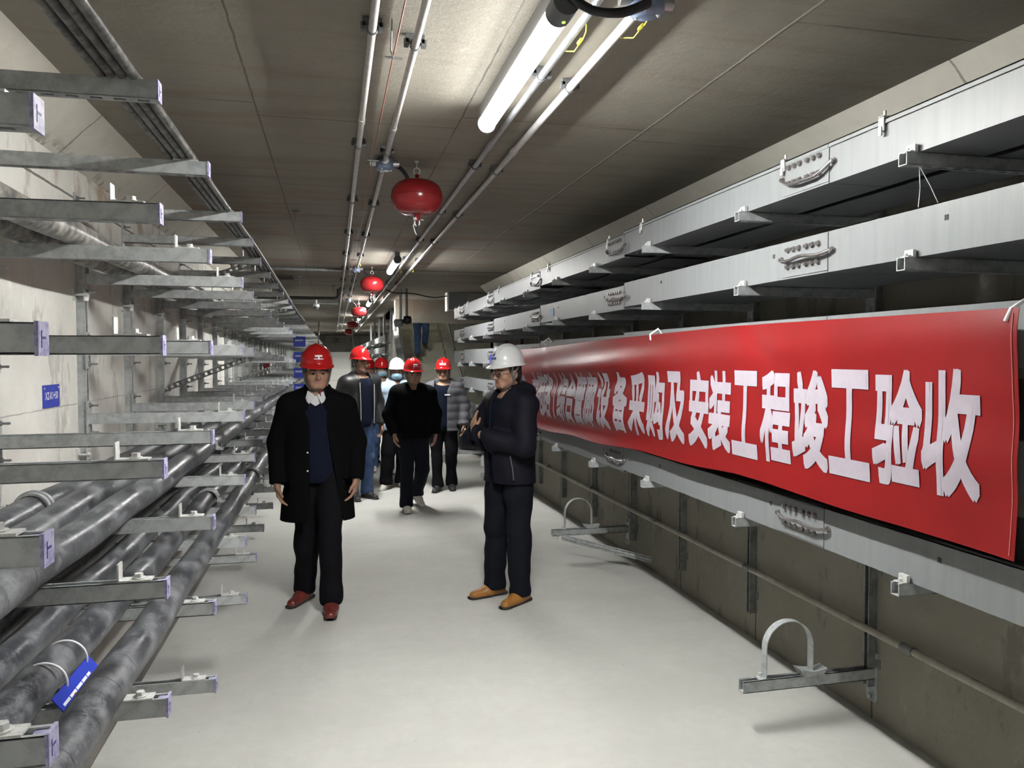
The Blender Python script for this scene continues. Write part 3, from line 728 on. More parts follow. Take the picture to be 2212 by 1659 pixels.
# ------------------------------------------------------------------ right cable trays
TF = 1.745; TRW = 0.56
TB = [None, 2.305, 1.985, 1.650, 1.312, 0.975]        # tray underside
THT = [None, 0.140, 0.150, 0.180, 0.150, 0.150]
JN = [-1.55, 0.45, 2.45, 4.45, 6.42, 8.40, 10.4, 11.3]
def drop(Y):
    for a, b in zip(JN, JN[1:]):
        if Y <= b: return 0.010*max(0, (a+b)/2-4.0)
    return 0.068
TRN = [None, 'top', 'second', 'third', 'fourth', 'lowest']
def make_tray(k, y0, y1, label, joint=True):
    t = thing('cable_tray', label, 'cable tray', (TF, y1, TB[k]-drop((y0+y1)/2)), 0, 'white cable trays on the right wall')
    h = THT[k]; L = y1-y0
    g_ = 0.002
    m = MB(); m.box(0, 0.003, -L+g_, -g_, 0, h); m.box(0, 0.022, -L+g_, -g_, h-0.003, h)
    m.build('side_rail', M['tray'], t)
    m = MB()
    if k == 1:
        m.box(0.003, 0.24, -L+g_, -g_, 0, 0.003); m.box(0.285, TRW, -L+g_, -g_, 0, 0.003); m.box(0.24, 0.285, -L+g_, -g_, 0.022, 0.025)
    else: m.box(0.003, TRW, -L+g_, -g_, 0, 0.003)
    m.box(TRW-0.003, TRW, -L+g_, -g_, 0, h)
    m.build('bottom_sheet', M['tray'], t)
    if k == 1:
        m = MB(); m.box(-0.006, TRW+0.006, -L+g_, -g_, h, h+0.004); m.box(-0.006, -0.003, -L+g_, -g_, h-0.012, h+0.004); m.build('lid', M['tray'], t)
        for dy in (L*0.14, L*0.86 if L > 1.5 else L*0.5):
            c = MB(); c.box(-0.012, -0.006, -dy-0.012, -dy+0.012, h-0.035, h+0.012); c.box(-0.012, 0.02, -dy-0.012, -dy+0.012, h+0.009, h+0.013); c.tube([(0.003, -dy, h+0.01), (0.003, -dy, h+0.032)], 0.005, 8); c.box(-0.017, -0.011, -dy-0.007, -dy+0.007, h-0.05, h-0.02); c.build('lid_clip', M['zinc'], t)
    else:
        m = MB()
        for dy in (0.55, L-0.35): m.box(-0.0015, 0.0, -dy-0.007, -dy+0.007, h*0.62, h*0.62+0.016)  # dark plates on the rail, coloured as the shade inside holes
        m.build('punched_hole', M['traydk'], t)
    if joint and y0 > 0:
        # splice plate straddles the near joint (at -L); bolts in two rows of six, bonding braid
        m = MB(); m.box(-0.0035, -0.0005, -L-0.002, -L+0.29, h*0.05, h*0.95); sp = m.build('splice_plate', M['tray'], t)
        n_ = 6; spots = [(-L-0.03, h*0.52), (-L+0.285, h*0.52)]
        for j in range(n_):
            yy = -L+0.05+j*0.036+(0.012 if j > 2 else 0)
            spots += [(yy, zz) for zz in ((h*0.74, h*0.30) if k != 1 else (h*0.80, h*0.36))]
        for yy, zz in spots:
            if Y_DET(y0): m = MB(); m.bolt((-0.0035, yy, zz), 0.0078, 0.014, '-x'); m.build('splice_bolt', M['steelbolt'], sp)
        sg = -0.036 if k == 1 else -0.008
        m = MB(); pts = []
        for j in range(17):
            u = j/16; pts.append((-0.014-0.014*math.sin(math.pi*u), -L-0.03+0.315*u, h*0.52+sg*math.sin(math.pi*u)*1.2-0.006*math.sin(3*math.pi*u)))
        m.tube(pts, [0.0035]+[0.007]*15+[0.0035], 6)
        if Y_DET(y0): m.build('bonding_braid', M['steelbolt'], sp)
    return t
def Y_DET(y): return y < 10.6
for k in range(1, 6):
    for j in range(1, len(JN)-1):
        if JN[j+1] < 0.5: continue
        y0, y1 = JN[j], JN[j+1]
        make_tray(k, y0, y1, 'white steel cable tray length, %s tray on the right wall, %s length down the tunnel' % (TRN[k], ordinal(j)))
# right bracket arms
def make_rarm(L):
    t = thing('tray_bracket', 'x', 'bracket', (0, 0, 0), 0, 'tray brackets on the right wall')
    m = MB(); channel(m, 0.0, L, 0.036, 0.040, slots=(0.055, 0.03))
    m.v = [(-x, y_, z_) for x, y_, z_ in m.v]; m.f = [f_[::-1] for f_ in m.f]
    m.build('arm', M['galv'], t)
    m = MB(); x = -L+0.028; m.box(x, x+0.012, -0.018, 0.018, 0.0, 0.024); m.box(x-0.018, x+0.012, -0.018, 0.018, 0.0, 0.003); m.bolt((x-0.01, 0, 0.003), 0.006, 0.010); m.build('hold_down_clip', M['zinc'], t)
    m = MB(); m.box(-0.007, 0.0, -0.03, 0.03, -0.11, 0.05)
    for z in (0.03, -0.09): m.bolt((-0.007, 0, z), 0.009, 0.012, '-x')
    m.build('base_plate', M['galv'], t)
    return t
RCOL = [2.03, 3.02, 4.05, 4.97, 5.88, 6.85, 7.85, 8.8, 9.75, 10.7]
arm0 = None
for ci, Y in enumerate(RCOL):
    for k in range(1, 6):
        z = TB[k]-drop(Y)-0.001
        lab = 'galvanised arm under the %s white tray, %s one down the right wall' % (TRN[k], ordinal(ci+1))
        if arm0 is None: arm0 = make_rarm(XR-0.041-1.70); arm0.location = (XR-0.041, Y, z); arm0['label'] = lab
        else: dup(arm0, (XR-0.041, Y, z), lab)
rr = None
for ci, Y in enumerate(RCOL):
    lab = 'vertical steel rail behind the white trays, %s one down the right wall' % ordinal(ci+1)
    if rr is None:
        rr = thing('wall_rail', lab, 'rail', (XR, Y, 0), 0, 'vertical rails on the right wall')
        m = MB(); a = 0.0205; z0, z1 = 0.16, 2.45
        m.box(-0.003, 0, -a, a, z0, z1)
        for sg in (-1, 1):
            m.box(-0.041, 0, min(sg*a, sg*(a-.003)), max(sg*a, sg*(a-.003)), z0, z1); m.box(-0.041, -0.038, min(sg*a, sg*(a-.01)), max(sg*a, sg*(a-.01)), z0, z1)
        m.build('channel', M['galvd'], rr)
        for z in (0.27, 0.70, 1.6, 2.3):
            m = MB(); m.box(-0.006, 0, a, 0.07, z-0.04, z+0.04); m.bolt((-0.006, 0.045, z), 0.011, 0.016, '-x'); m.box(-0.006, 0, -0.05, -a, z-0.02, z+0.02); m.build('clamp', M['galvd'], rr)
    elif Y > 2.5: dup(rr, (XR, Y, 0), lab)
# low conduit along the right wall
t = thing('conduit_pipe', 'slim pale pipe running low along the right wall below the trays', 'pipe', (XR-0.045, 0, 0.43))
m = MB(); m.tube([(0, YB+0.1, 0), (0, 4, 0), (0, 11.6, -0.05)], 0.017, 14); m.build('pipe_run', pmat('dull_painted_pipe', (0.52, 0.49, 0.41), 0.5, var=0.2, scale=16), t)
for y in (1.15, 2.75, 4.05, 5.4, 6.9, 8.4):
    m = MB(); m.tube([(0, y-0.035, 0), (0, y+0.035, 0)], 0.0205, 14); m.box(-0.004, 0.0435, y-0.01, y+0.01, -0.026, -0.018); m.build('pipe_clip', M['galvd'], t)
# floor level brackets with pipe hoops
def hoop_bracket(Y, brace, label):
    t = thing('hoop_bracket', label, 'bracket', (XR, Y, 0.245), 0, 'low pipe brackets with hoops on the right wall')
    L = 0.675
    m = MB(); a = 0.021
    for sg in (-1, 1): m.box(-L, -0.006, min(sg*a, sg*(a-.003)), max(sg*a, sg*(a-.003)), -0.052, 0); m.box(-L, -0.006, min(sg*a, sg*(a-.009)), max(sg*a, sg*(a-.009)), -0.003, 0)
    m.box(-L, -0.006, -a, a, -0.052, -0.049)
    m.box(-0.305, -0.295, -a-0.001, a+0.001, -0.052, 0.001)
    m.build('arm', M['galv'], t)
    m = MB(); m.box(-0.006, 0, -0.035, 0.035, -0.16, 0.07)
    for z in (0.045, -0.135): m.bolt((-0.006, 0, z), 0.013, 0.016, '-x')
    m.build('base_plate', M['galv'], t)
    m = MB(); r = 0.118; th = 0.004; cx = -0.445; zz = 0.135
    out = [(cx+r*math.cos(q), zz+r*math.sin(q)) for q in [math.pi*k/28 for k in range(29)]]
    inn = [(cx+(r-th)*math.cos(q), zz+(r-th)*math.sin(q)) for q in [math.pi*k/28 for k in range(28, -1, -1)]]
    poly = [(cx+r+0.035, 0.0), (cx+r+0.035, 0.004), (cx+r, 0.004)] + out + [(cx-r, 0.004), (cx-r-0.035, 0.004), (cx-r-0.035, 0.0), (cx-r+th, 0.0)] + inn + [(cx+r-th, 0.0)]
    m.prism(poly, 'y', -0.02, 0.02); m.build('hoop', M['galv'], t)
    for sg in (-1, 1):
        m = MB(); m.bolt((cx+sg*(r+0.02), 0, 0.004), 0.009, 0.022); m.build('hoop_bolt', M['zinc'], t)
    m = MB(); m.prism([(-0.38, 0.0), (-0.28, 0.0), (-0.26, 0.028), (-0.30, 0.020), (-0.345, 0.020), (-0.40, 0.032)], 'y', -0.03, 0.03); m.build('cable_saddle', M['galv'], t)
    if brace:
        m = MB(); a0 = Vector((-L+0.08, -0.035, -0.06)); a1 = Vector((-0.05, -0.62, -0.13))
        d = a1-a0; nn = 9
        for off in (-0.02, 0.02): m.tube([a0+Vector((0, 0, off)), a1+Vector((0, 0, off))], 0.005, 6)
        for k in range(nn): m.tube([a0+d*(k/nn)+Vector((0, 0, -.02)), a0+d*((k+0.5)/nn)+Vector((0, 0, -.02)), a0+d*((k+0.5)/nn)+Vector((0, 0, .02)), a0+d*(k/nn)+Vector((0, 0, .02))], 0.007, 6)
        m.tube([a0+Vector((0, 0, .0)), a1], 0.012, 6)
        m.build('brace', M['galv'], t)
        for xx in (-L+0.05, -L+0.1):
            m = MB(); m.bolt((xx, 0, -0.052), 0.009, 0.028, '-z'); m.build('brace_bolt', M['zinc'], t)
hoop_bracket(3.02, False, 'low steel wall bracket with an empty hoop, nearest the viewer')
hoop_bracket(6.05, True, 'low steel wall bracket with an empty hoop and slanting brace, behind the white-helmet man')
hoop_bracket(9.2, False, 'low steel wall bracket with an empty hoop, farthest along the right wall')
# looped wire on the second bracket of the top tray
m = MB(); m.tube([(1.76, 2.03, 2.268), (1.765, 2.03, 2.20), (1.76, 2.03, 2.14)], 0.0014, 5); m.tube([(1.76, 2.03, 2.268), (1.775, 2.0, 2.2), (1.79, 1.98, 2.14)], 0.0014, 5)
tag(m.build('tie_wire', M['white']), 'thin white tie wire dangling from the nearest arm of the top tray', 'wire')
m = MB(); m.box(1.7415, 1.7435, 6.0, 6.12, 2.01, 2.075)
tag(m.build('sticker', pmat('pale_blue_sticker', (0.16, 0.27, 0.5), 0.5)), 'small pale blue sticker on the second white tray', 'sticker')
m = MB(); m.box(1.70, 1.74, 8.35, 8.42, 1.60, 1.70)
tag(m.build('hanging_tag', M['signb']), 'small bright blue tag on the third tray beside the white helmet', 'tag')

# ------------------------------------------------------------------ banner
BTOP = [(1.5, 1.803), (3.0, 1.812), (4.5, 1.79), (6.3, 1.752), (7.9, 1.735)]
BBOT = [(1.5, 1.150), (2.0, 1.165), (3.0, 1.172), (4.5, 1.125), (6.3, 1.07), (7.9, 1.055)]
def lin(tab, y):
    for (a, u), (b, v) in zip(tab, tab[1:]):
        if y <= b: return u+(v-u)*(y-a)/(b-a)
    return tab[-1][1]
BX = 1.680
def bfold(y, z):
    A = 0.003+0.013*sstep(3.3, 5.0, y)
    f = A*math.sin(2*math.pi*z/0.31+0.5*y+0.6) + 0.4*A*math.sin(2*math.pi*z/0.17+1.7*y)
    f += 0.012*math.exp(-((y-2.75-1.2*(z-1.70))/0.10)**2)*sstep(1.55, 1.75, z)
    f += 0.006*math.sin(3.0*y+2*z)*sstep(1.7, 2.4, y)
    f += 0.010*math.exp(-((y-6.05-0.8*(z-1.7))/0.06)**2)*sstep(1.5, 1.7, z)
    f += 0.006*math.sin(9*z+5*y)*math.exp(-((y-1.62)/0.10)**2)
    return f
bt = thing('banner', 'long red cloth banner with big white characters tied along the trays', 'banner', (0, 0, 0))
m = MB(); NY, NZ = 220, 34; y0, y1 = 1.585, 7.75
vs = []
for i in range(NY+1):
    yy = y0+(y1-y0)*i/NY
    for j in range(NZ+1):
        v = j/NZ; zb = lin(BBOT, yy)+0.006*math.sin(5*yy)*(1-v); zt = lin(BTOP, yy)
        z = zb+(zt-zb)*v; vs.append((BX+bfold(yy, z), yy, z))
n1 = NZ+1
fs = [(i*n1+j, (i+1)*n1+j, (i+1)*n1+j+1, i*n1+j+1) for i in range(NY) for j in range(NZ)]
m.add(vs, [f_[::-1] for f_ in fs], True)
m.add([(x+0.0015, yy, z) for x, yy, z in vs], fs, True)
m.build('banner_cloth', M['banner'], bt)
# seams: pale stitched hem at the near end
m = MB(); m.tube([(BX+bfold(1.60, z)-0.001, 1.60, z) for z in np.linspace(1.17, 1.79, 24)], 0.0015, 5); m.build('hem_stitch', pmat('pale_red_thread', (0.62, 0.2, 0.18), 0.6), bt)
for yy in (1.62, 3.9, 6.08):
    m = MB(); m.tube([(BX+bfold(yy, 1.78)-0.002, yy, 1.77), (BX-0.002, yy-0.01, 1.80), (1.72, yy-0.02, 1.83), (1.741, yy-0.02, 1.80)], 0.006, 6); m.build('tie_tape', M['white'], bt)
TXT = '亨路-文苑路丨综合管廊设备采购及安装工程竣工验收'
CH = list(TXT)[::-1]
lv, lf = [], []
ycs = [1.80, 2.01, 2.23, 2.44, 2.66, 2.89, 3.11, 3.32, 3.58, 3.83, 4.08, 4.34, 4.62, 4.88, 5.11, 5.33, 5.55, 5.75, 5.96, 6.17, 6.37, 6.58, 6.79]
bmt = bmesh.new()
for i, ch in enumerate(CH):
    yc = ycs[i] if i < len(ycs) else ycs[-1]+0.21*(i-len(ycs)+1)
    wch = 0.195 if yc < 3.4 else 0.215
    vs, fs = text_mesh(ch, 1.0, 0.0)
    xs = [v[0] for v in vs]; ys_ = [v[1] for v in vs]
    bw = max(0.62, max(xs)-min(xs)); bh = max(0.62, max(ys_)-min(ys_)) if ch != '-' else 1.0
    cx = (max(xs)+min(xs))/2; cy = (max(ys_)+min(ys_))/2
    if ch == '丨': bw = 1.0
    if ch == '-': bw, bh = 0.62, 1.0
    hz = 0.335; zc = 1.465 + (-0.0235*(yc-1.8) if yc < 6 else -0.0235*4.2) - 0.018*sstep(1.7, 2.6, yc)*0
    lay = 0
    for ddx in (-0.0045, 0.0045):
        for ddz in (-0.014, -0.007, 0.0, 0.007, 0.014):
            vv = [bmt.verts.new((-0.00012*lay, yc-(x-cx)/bw*wch+ddx, zc+(y_-cy)/bh*hz+ddz)) for x, y_, _ in vs]; lay += 1
            for f_ in fs:
                try: bmt.faces.new([vv[q] for q in f_])
                except ValueError: pass
bmesh.ops.triangulate(bmt, faces=bmt.faces[:])
for it in range(3):
    es = [e for e in bmt.edges if e.calc_length() > 0.045]
    if not es: break
    bmesh.ops.subdivide_edges(bmt, edges=es, cuts=1); bmesh.ops.triangulate(bmt, faces=bmt.faces[:])
for v in bmt.verts: v.co.x += BX+bfold(v.co.y, v.co.z)-0.0022
bmesh.ops.recalc_face_normals(bmt, faces=bmt.faces[:])
me = bpy.data.meshes.new('banner_lettering'); bmt.to_mesh(me); bmt.free(); me.materials.append(M['lettering'])
o = bpy.data.objects.new('banner_lettering', me); C.objects.link(o); o.parent = bt

# ------------------------------------------------------------------ stair to the right, flight far ahead, far racks
t = thing('concrete_stair', 'concrete stair flight climbing through the ceiling at the far right', 'stairs', (1.5, 15.6, 0))
m = MB(); n = 24; w_ = 1.08; rise, run = 0.168, 0.272
for k in range(n):
    m.box(0, w_, k*run, (k+1)*run+0.02, max(0, k*rise-0.15), (k+1)*rise)
    m.box(0, w_, k*run-0.012, k*run+0.03, (k+1)*rise-0.03, (k+1)*rise)
m.build('steps', M['stairc'], t)
for x in (-0.035, w_+0.035):
    m = MB(); vsx = []
    for xx in (x-0.02, x+0.02):
        vsx += [(xx, -0.1, 0.0), (xx, n*run, n*rise), (xx, n*run, n*rise+0.85), (xx, -0.1, 0.95)]
    m.add(vsx, [(0, 1, 2, 3), (7, 6, 5, 4), (0, 4, 5, 1), (1, 5, 6, 2), (2, 6, 7, 3), (3, 7, 4, 0)])
    m.build('side_panel', M['stainless'], t)
    m = MB(); m.tube([(x, -0.12, 0.0), (x, -0.12, 0.98), (x, n*run, n*rise+0.90)], 0.027, 12); m.build('handrail', M['stainless'], t)
t = thing('concrete_steps', 'pale flight of steps at the far end of the aisle', 'stairs', (-0.42, 21.0, 0))
m = MB()
for k in range(11): m.box(0, 0.95, k*0.30, (k+1)*0.30+0.02, max(0, k*0.165-0.15), (k+1)*0.165)
m.build('steps', M['floor'], t)
for x in (-0.03, 0.98):
    m = MB(); m.tube([(x, 0, 0), (x, 0, 0.95), (x, 3.3, 2.75)], 0.02, 8); m.build('handrail', M['stainless'], t)
# trays and arms seen beyond the stair
for k in range(1, 6):
    z = (2.02, 1.75, 1.48, 1.21, 0.94)[k-1]
    t = thing('far_cable_tray', 'white cable tray beyond the stair, %s from the top' % ordinal(k), 'cable tray', (1.12, 17.6, z), 0, 'cable trays beyond the stair')
    m = MB(); m.box(0, 0.004, 0, 20, 0, 0.15); m.box(0, 0.12, 0, 20, 0, 0.004); m.build('side_rail', M['tray'], t)
    for jj in range(5):
        m = MB(); m.box(-0.05, 0.155, jj*2.5+0.2, jj*2.5+0.24, -0.04, 0); m.build('support_arm', M['galv'], t)
for jj in range(5):  # posts added as supports; the far trays floated without them
    m = MB(); m.box(-0.03, 0.03, -0.03, 0.03, 0, H-0.001)
    tag(m.build('added_support_post', M['galvd'], None, (1.29, 17.8+2.5*jj+0.03, 0)), 'added steel post holding the trays beyond the stair, %s one down the tunnel' % ordinal(jj+1), 'post', 'added posts beyond the stair')
# planks, bench and bottle in the chamber behind the white-helmet man
for k, (x, y, r) in enumerate(((2.32, 12.6, 14), (2.75, 13.0, 12))):
    m = MB(); m.box(-0.09, 0.09, -0.02, 0.02, 0, 2.1, 0, Matrix.Rotation(R(r), 3, 'Y'), (0, 0, 0))
    tag(m.build('plank', M['wood'], None, (x, y, 0.02)), 'weathered plank leaning in the chamber behind the trays, %s' % ('nearer one' if k == 0 else 'farther one'), 'plank', 'leaning planks')
t = thing('work_bench', 'low grey steel bench on the floor behind the white-helmet man', 'bench', (1.98, 11.9, 0))
m = MB(); m.box(-0.35, 0.55, -0.2, 0.2, 0.16, 0.22); m.build('bench_top', M['galv'], t)
for x in (-0.28, 0.48):
    m = MB(); m.box(x-0.02, x+0.02, -0.18, 0.18, 0, 0.16); m.build('leg', M['galvd'], t)
t = thing('valve_assembly', 'small steel valve fitting standing on the low bench', 'valve', (1.80, 11.9, 0.22))
m = MB(); m.lathe([(0.06, 0), (0.05, 0.05), (0.03, 0.06), (0.03, 0.2), (0.07, 0.21), (0.07, 0.26), (0.02, 0.27), (0.02, 0.36)], (0, 0, 0), 14); m.build('valve_body', M['galv'], t)
m = MB(); m.tube([(0.07*math.cos(q), 0.07*math.sin(q), 0.37) for q in [2*math.pi*k/16 for k in range(16)]], 0.008, 6, closed=True); m.build('hand_wheel', M['galvd'], t)
t = thing('tool_bag', 'slumped black tool bag on the low bench behind the white-helmet man', 'bag', (2.15, 11.9, 0.22))
m = MB(); m.lathe([(0.0001, 0), (0.24, 0.0), (0.27, 0.08), (0.25, 0.3), (0.19, 0.46), (0.08, 0.54), (0.0001, 0.55)], (0, 0, 0), 20); m.build('bag_body', M['black'], t)
m = MB(); m.tube([(-0.15, 0, 0.45), (-0.1, 0, 0.62), (0.08, 0, 0.66), (0.17, 0, 0.45)], 0.014, 8); m.build('handle', M['black'], t)
t = thing('white_bottle', 'small white bottle with reddish cap on the floor by the bench', 'bottle', (2.23, 11.45, 0))
m = MB(); m.lathe([(0.0001, 0), (0.055, 0), (0.06, 0.01), (0.06, 0.13), (0.045, 0.165), (0.02, 0.175)], (0, 0, 0), 18); m.build('bottle_body', M['white'], t)
m = MB(); m.lathe([(0.022, 0.172), (0.022, 0.2), (0.0001, 0.2)], (0, 0, 0), 14); m.build('cap', M['copper'], t)
# ------------------------------------------------------------------ people: signed-distance bodies polygonised into one surface each
class Sdf:
    def __init__(s, lo, hi, h):
        s.h = h; s.lo = np.array(lo, np.float32)
        s.n = [int(math.ceil((hi[i]-lo[i])/h))+1 for i in range(3)]
        s.ax = [s.lo[i]+h*np.arange(s.n[i], dtype=np.float32) for i in range(3)]
        s.F = np.full(s.n, 0.3, np.float32)
    def win(s, lo, hi):
        sl = []
        for i in range(3):
            a = int(max(0, math.floor((lo[i]-s.lo[i])/s.h))); b = int(min(s.n[i], math.ceil((hi[i]-s.lo[i])/s.h)+1))
            if b <= a: return None
            sl.append(slice(a, b))
        X = s.ax[0][sl[0]][:, None, None]; Y = s.ax[1][sl[1]][None, :, None]; Z = s.ax[2][sl[2]][None, None, :]
        return tuple(sl), X, Y, Z
    def comb(s, sl, d, k, mode):
        f = s.F[sl]
        if mode == 'sub': d = -d; 
        if mode == 'add':
            if k > 0:
                q = np.maximum(k-np.abs(f-d), 0)/k; s.F[sl] = np.minimum(f, d)-q*q*k*0.25
            else: s.F[sl] = np.minimum(f, d)
        else:
            if k > 0:
                q = np.maximum(k-np.abs(f-d), 0)/k; s.F[sl] = np.maximum(f, d)+q*q*k*0.25
            else: s.F[sl] = np.maximum(f, d)
    def cap(s, a, b, ra, rb=None, k=0.02, flat=None, mode='add'):
        """tapered capsule; flat=(direction, ratio) squeezes it along a direction"""
        rb = ra if rb is None else rb
        a = np.array(a, np.float32); b = np.array(b, np.float32); r = max(ra, rb)+k+3*s.h
        w_ = s.win(np.minimum(a, b)-r, np.maximum(a, b)+r)
        if w_ is None: return s
        sl, X, Y, Z = w_
        px, py, pz = X-a[0], Y-a[1], Z-a[2]; ba = b-a
        if flat:
            dv = np.array(flat[0], np.float32); dv = dv/np.linalg.norm(dv); m = flat[1]-1
            q = (px*dv[0]+py*dv[1]+pz*dv[2])*m
            px, py, pz = px+q*dv[0], py+q*dv[1], pz+q*dv[2]
            ba = ba+dv*float(ba@dv)*m
        t = np.clip((px*ba[0]+py*ba[1]+pz*ba[2])/max(1e-9, float(ba@ba)), 0, 1)
        d = np.sqrt((px-t*ba[0])**2+(py-t*ba[1])**2+(pz-t*ba[2])**2)-(ra+(rb-ra)*t)
        s.comb(sl, d.astype(np.float32), k, mode); return s
    def ell(s, c, rad, Rm=None, k=0.02, mode='add'):
        c = np.array(c, np.float32); r = max(rad)+k+3*s.h
        w_ = s.win(c-r, c+r)
        if w_ is None: return s
        sl, X, Y, Z = w_
        px, py, pz = X-c[0], Y-c[1], Z-c[2]
        if Rm is not None:
            Rm = np.array(Rm, np.float32)
            px, py, pz = (Rm[0, 0]*px+Rm[1, 0]*py+Rm[2, 0]*pz, Rm[0, 1]*px+Rm[1, 1]*py+Rm[2, 1]*pz, Rm[0, 2]*px+Rm[1, 2]*py+Rm[2, 2]*pz)
        k0 = np.sqrt((px/rad[0])**2+(py/rad[1])**2+(pz/rad[2])**2)
        k1 = np.sqrt((px/rad[0]**2)**2+(py/rad[1]**2)**2+(pz/rad[2]**2)**2)+1e-6
        d = k0*(k0-1)/k1
        s.comb(sl, d.astype(np.float32), k, mode); return s
    def grid(s): return s.ax[0][:, None, None], s.ax[1][None, :, None], s.ax[2][None, None, :]
    def cut(s, d, k=0.0): s.comb((slice(None),)*3, np.broadcast_to(d, s.F.shape).astype(np.float32), k, 'int'); return s
    def wrinkle(s, amp, fr=30, seed=0):
        X, Y, Z = s.grid(); rng = np.random.RandomState(seed)
        g = 0
        for j in range(5):
            v = rng.randn(3); v[2] *= 1.3; v = v/np.linalg.norm(v)*fr*(0.5+rng.rand())
            g = g+np.sin(v[0]*X+v[1]*Y+v[2]*Z+rng.rand()*6+1.2*np.sin(fr*0.35*Z+rng.rand()*6+fr*.2*X))
        s.F += (amp/2.2*g).astype(np.float32); return s
    def polygonise(s):
        F = s.F; ins = F < 0; nx, ny, nz = F.shape
        c = [ins[i:nx-1+i, j:ny-1+j, k:nz-1+k] for i in (0, 1) for j in (0, 1) for k in (0, 1)]
        anyi = np.zeros_like(c[0]); alli = np.ones_like(c[0])
        for q in c: anyi |= q; alli &= q
        act = anyi & ~alli
        idx = np.full(act.shape, -1, np.int64); ii = np.argwhere(act); idx[act] = np.arange(len(ii))
        corners = [(i, j, k) for i in (0, 1) for j in (0, 1) for k in (0, 1)]
        edges = [(a, b) for a in range(8) for b in range(a+1, 8) if sum(abs(corners[a][q]-corners[b][q]) for q in range(3)) == 1]
        V = np.stack([F[ii[:, 0]+o[0], ii[:, 1]+o[1], ii[:, 2]+o[2]] for o in corners], 1)
        P = np.zeros((len(ii), 3)); N = np.zeros(len(ii))
        co = np.array(corners, float)
        for a, b in edges:
            m = (V[:, a] < 0) != (V[:, b] < 0)
            t = np.where(m, V[:, a]/np.where(m, V[:, a]-V[:, b], 1), 0)
            P += m[:, None]*(co[a]+(co[b]-co[a])*t[:, None]); N += m
        P = s.lo+s.h*(ii+P/np.maximum(N, 1)[:, None])
        faces = []
        for ax in range(3):
            sl0 = [slice(None)]*3; sl1 = [slice(None)]*3
            sl0[ax] = slice(0, -1); sl1[ax] = slice(1, None)
            A = ins[tuple(sl0)]; B = ins[tuple(sl1)]
            e = np.argwhere(A != B)
            u, v = (ax+1) % 3, (ax+2) % 3
            ok = (e[:, u] > 0) & (e[:, v] > 0) & (e[:, u] < F.shape[u]-1) & (e[:, v] < F.shape[v]-1)
            e = e[ok]; flip = ~A[e[:, 0], e[:, 1], e[:, 2]]
            q = []
            for du, dv in ((-1, -1), (0, -1), (0, 0), (-1, 0)):
                w_ = e.copy(); w_[:, u] += du; w_[:, v] += dv; q.append(idx[w_[:, 0], w_[:, 1], w_[:, 2]])
            q = np.stack(q, 1); q[flip] = q[flip][:, ::-1]; faces.append(q)
        fs = np.concatenate(faces); fs = fs[(fs >= 0).all(1)]
        return P, fs
    def build(s, name, mats, parent, pick=None, relax=1):
        P, fs = s.polygonise()
        for it in range(relax):
            acc = np.zeros_like(P); cnt = np.zeros(len(P))
            for a, b in ((0, 1), (1, 2), (2, 3), (3, 0)):
                np.add.at(acc, fs[:, a], P[fs[:, b]]); np.add.at(acc, fs[:, b], P[fs[:, a]])
                np.add.at(cnt, fs[:, a], 1); np.add.at(cnt, fs[:, b], 1)
            P = P*0.5+0.5*acc/np.maximum(cnt, 1)[:, None]
        me = bpy.data.meshes.new(name)
        me.vertices.add(len(P)); me.vertices.foreach_set('co', P.astype(np.float32).ravel())
        me.loops.add(4*len(fs)); me.loops.foreach_set('vertex_index', fs.astype(np.int32).ravel())
        me.polygons.add(len(fs)); me.polygons.foreach_set('loop_start', np.arange(0, 4*len(fs), 4, dtype=np.int32))
        me.polygons.foreach_set('loop_total', np.full(len(fs), 4, np.int32))
        me.polygons.foreach_set('use_smooth', np.ones(len(fs), bool))
        for m in (mats if isinstance(mats, (list, tuple)) else [mats]): me.materials.append(m)
        if pick is not None:
            me.polygons.foreach_set('material_index', pick(P[fs].mean(1)).astype(np.int32))
        me.update(calc_edges=True)
        o = bpy.data.objects.new(name, me); C.objects.link(o); o.parent = parent
        return o
def skin(name, col):
    m = pmat(name, col, 0.5, var=0.12, scale=25); b = m.node_tree.nodes['Principled BSDF']
    b.inputs['Subsurface Weight'].default_value = 0.08; b.inputs['Subsurface Radius'].default_value = (0.01, 0.004, 0.002); return m
S_ = {}
S_['skin'] = skin('skin_tan', (0.36, 0.205, 0.135)); S_['lip'] = skin('lip_skin', (0.30, 0.13, 0.10))
S_['brow'] = pmat('brow_hair', (0.03, 0.022, 0.018), 0.7); S_['hair'] = pmat('black_hair', (0.012, 0.011, 0.011), 0.45)
S_['eye'] = pmat('eye_white', (0.7, 0.68, 0.66), 0.2); S_['iris'] = pmat('dark_iris', (0.02, 0.012, 0.01), 0.15)
def cloth(name, col, rough=0.85, var=0.2, scale=40, **k): return pmat(name, col, rough, 0, var=var, scale=scale, bmp=0.12, bscale=220, spec=k.pop('spec', 0.25), **k)
S_['blackwool'] = cloth('black_wool', (0.0042, 0.0042, 0.005), 0.95, spec=0.06)
S_['navyknit'] = cloth('navy_knit', (0.0045, 0.0075, 0.019), spec=0.15)
S_['blacktrouser'] = cloth('black_trouser_cloth', (0.006, 0.006, 0.008), spec=0.1)
S_['navyjacket'] = cloth('dark_navy_jacket', (0.007, 0.0075, 0.0135), 0.7, spec=0.15)
S_['darkjean'] = cloth('dark_denim', (0.008, 0.0095, 0.0145), spec=0.12)
S_['bluejean'] = cloth('blue_denim', (0.05, 0.09, 0.19), var=0.4, scale=14)
S_['leather'] = pmat('black_leather', (0.012, 0.012, 0.013), 0.42, bmp=0.2, bscale=60)
S_['greydown'] = cloth('grey_down_fabric', (0.10, 0.10, 0.115), 0.6)
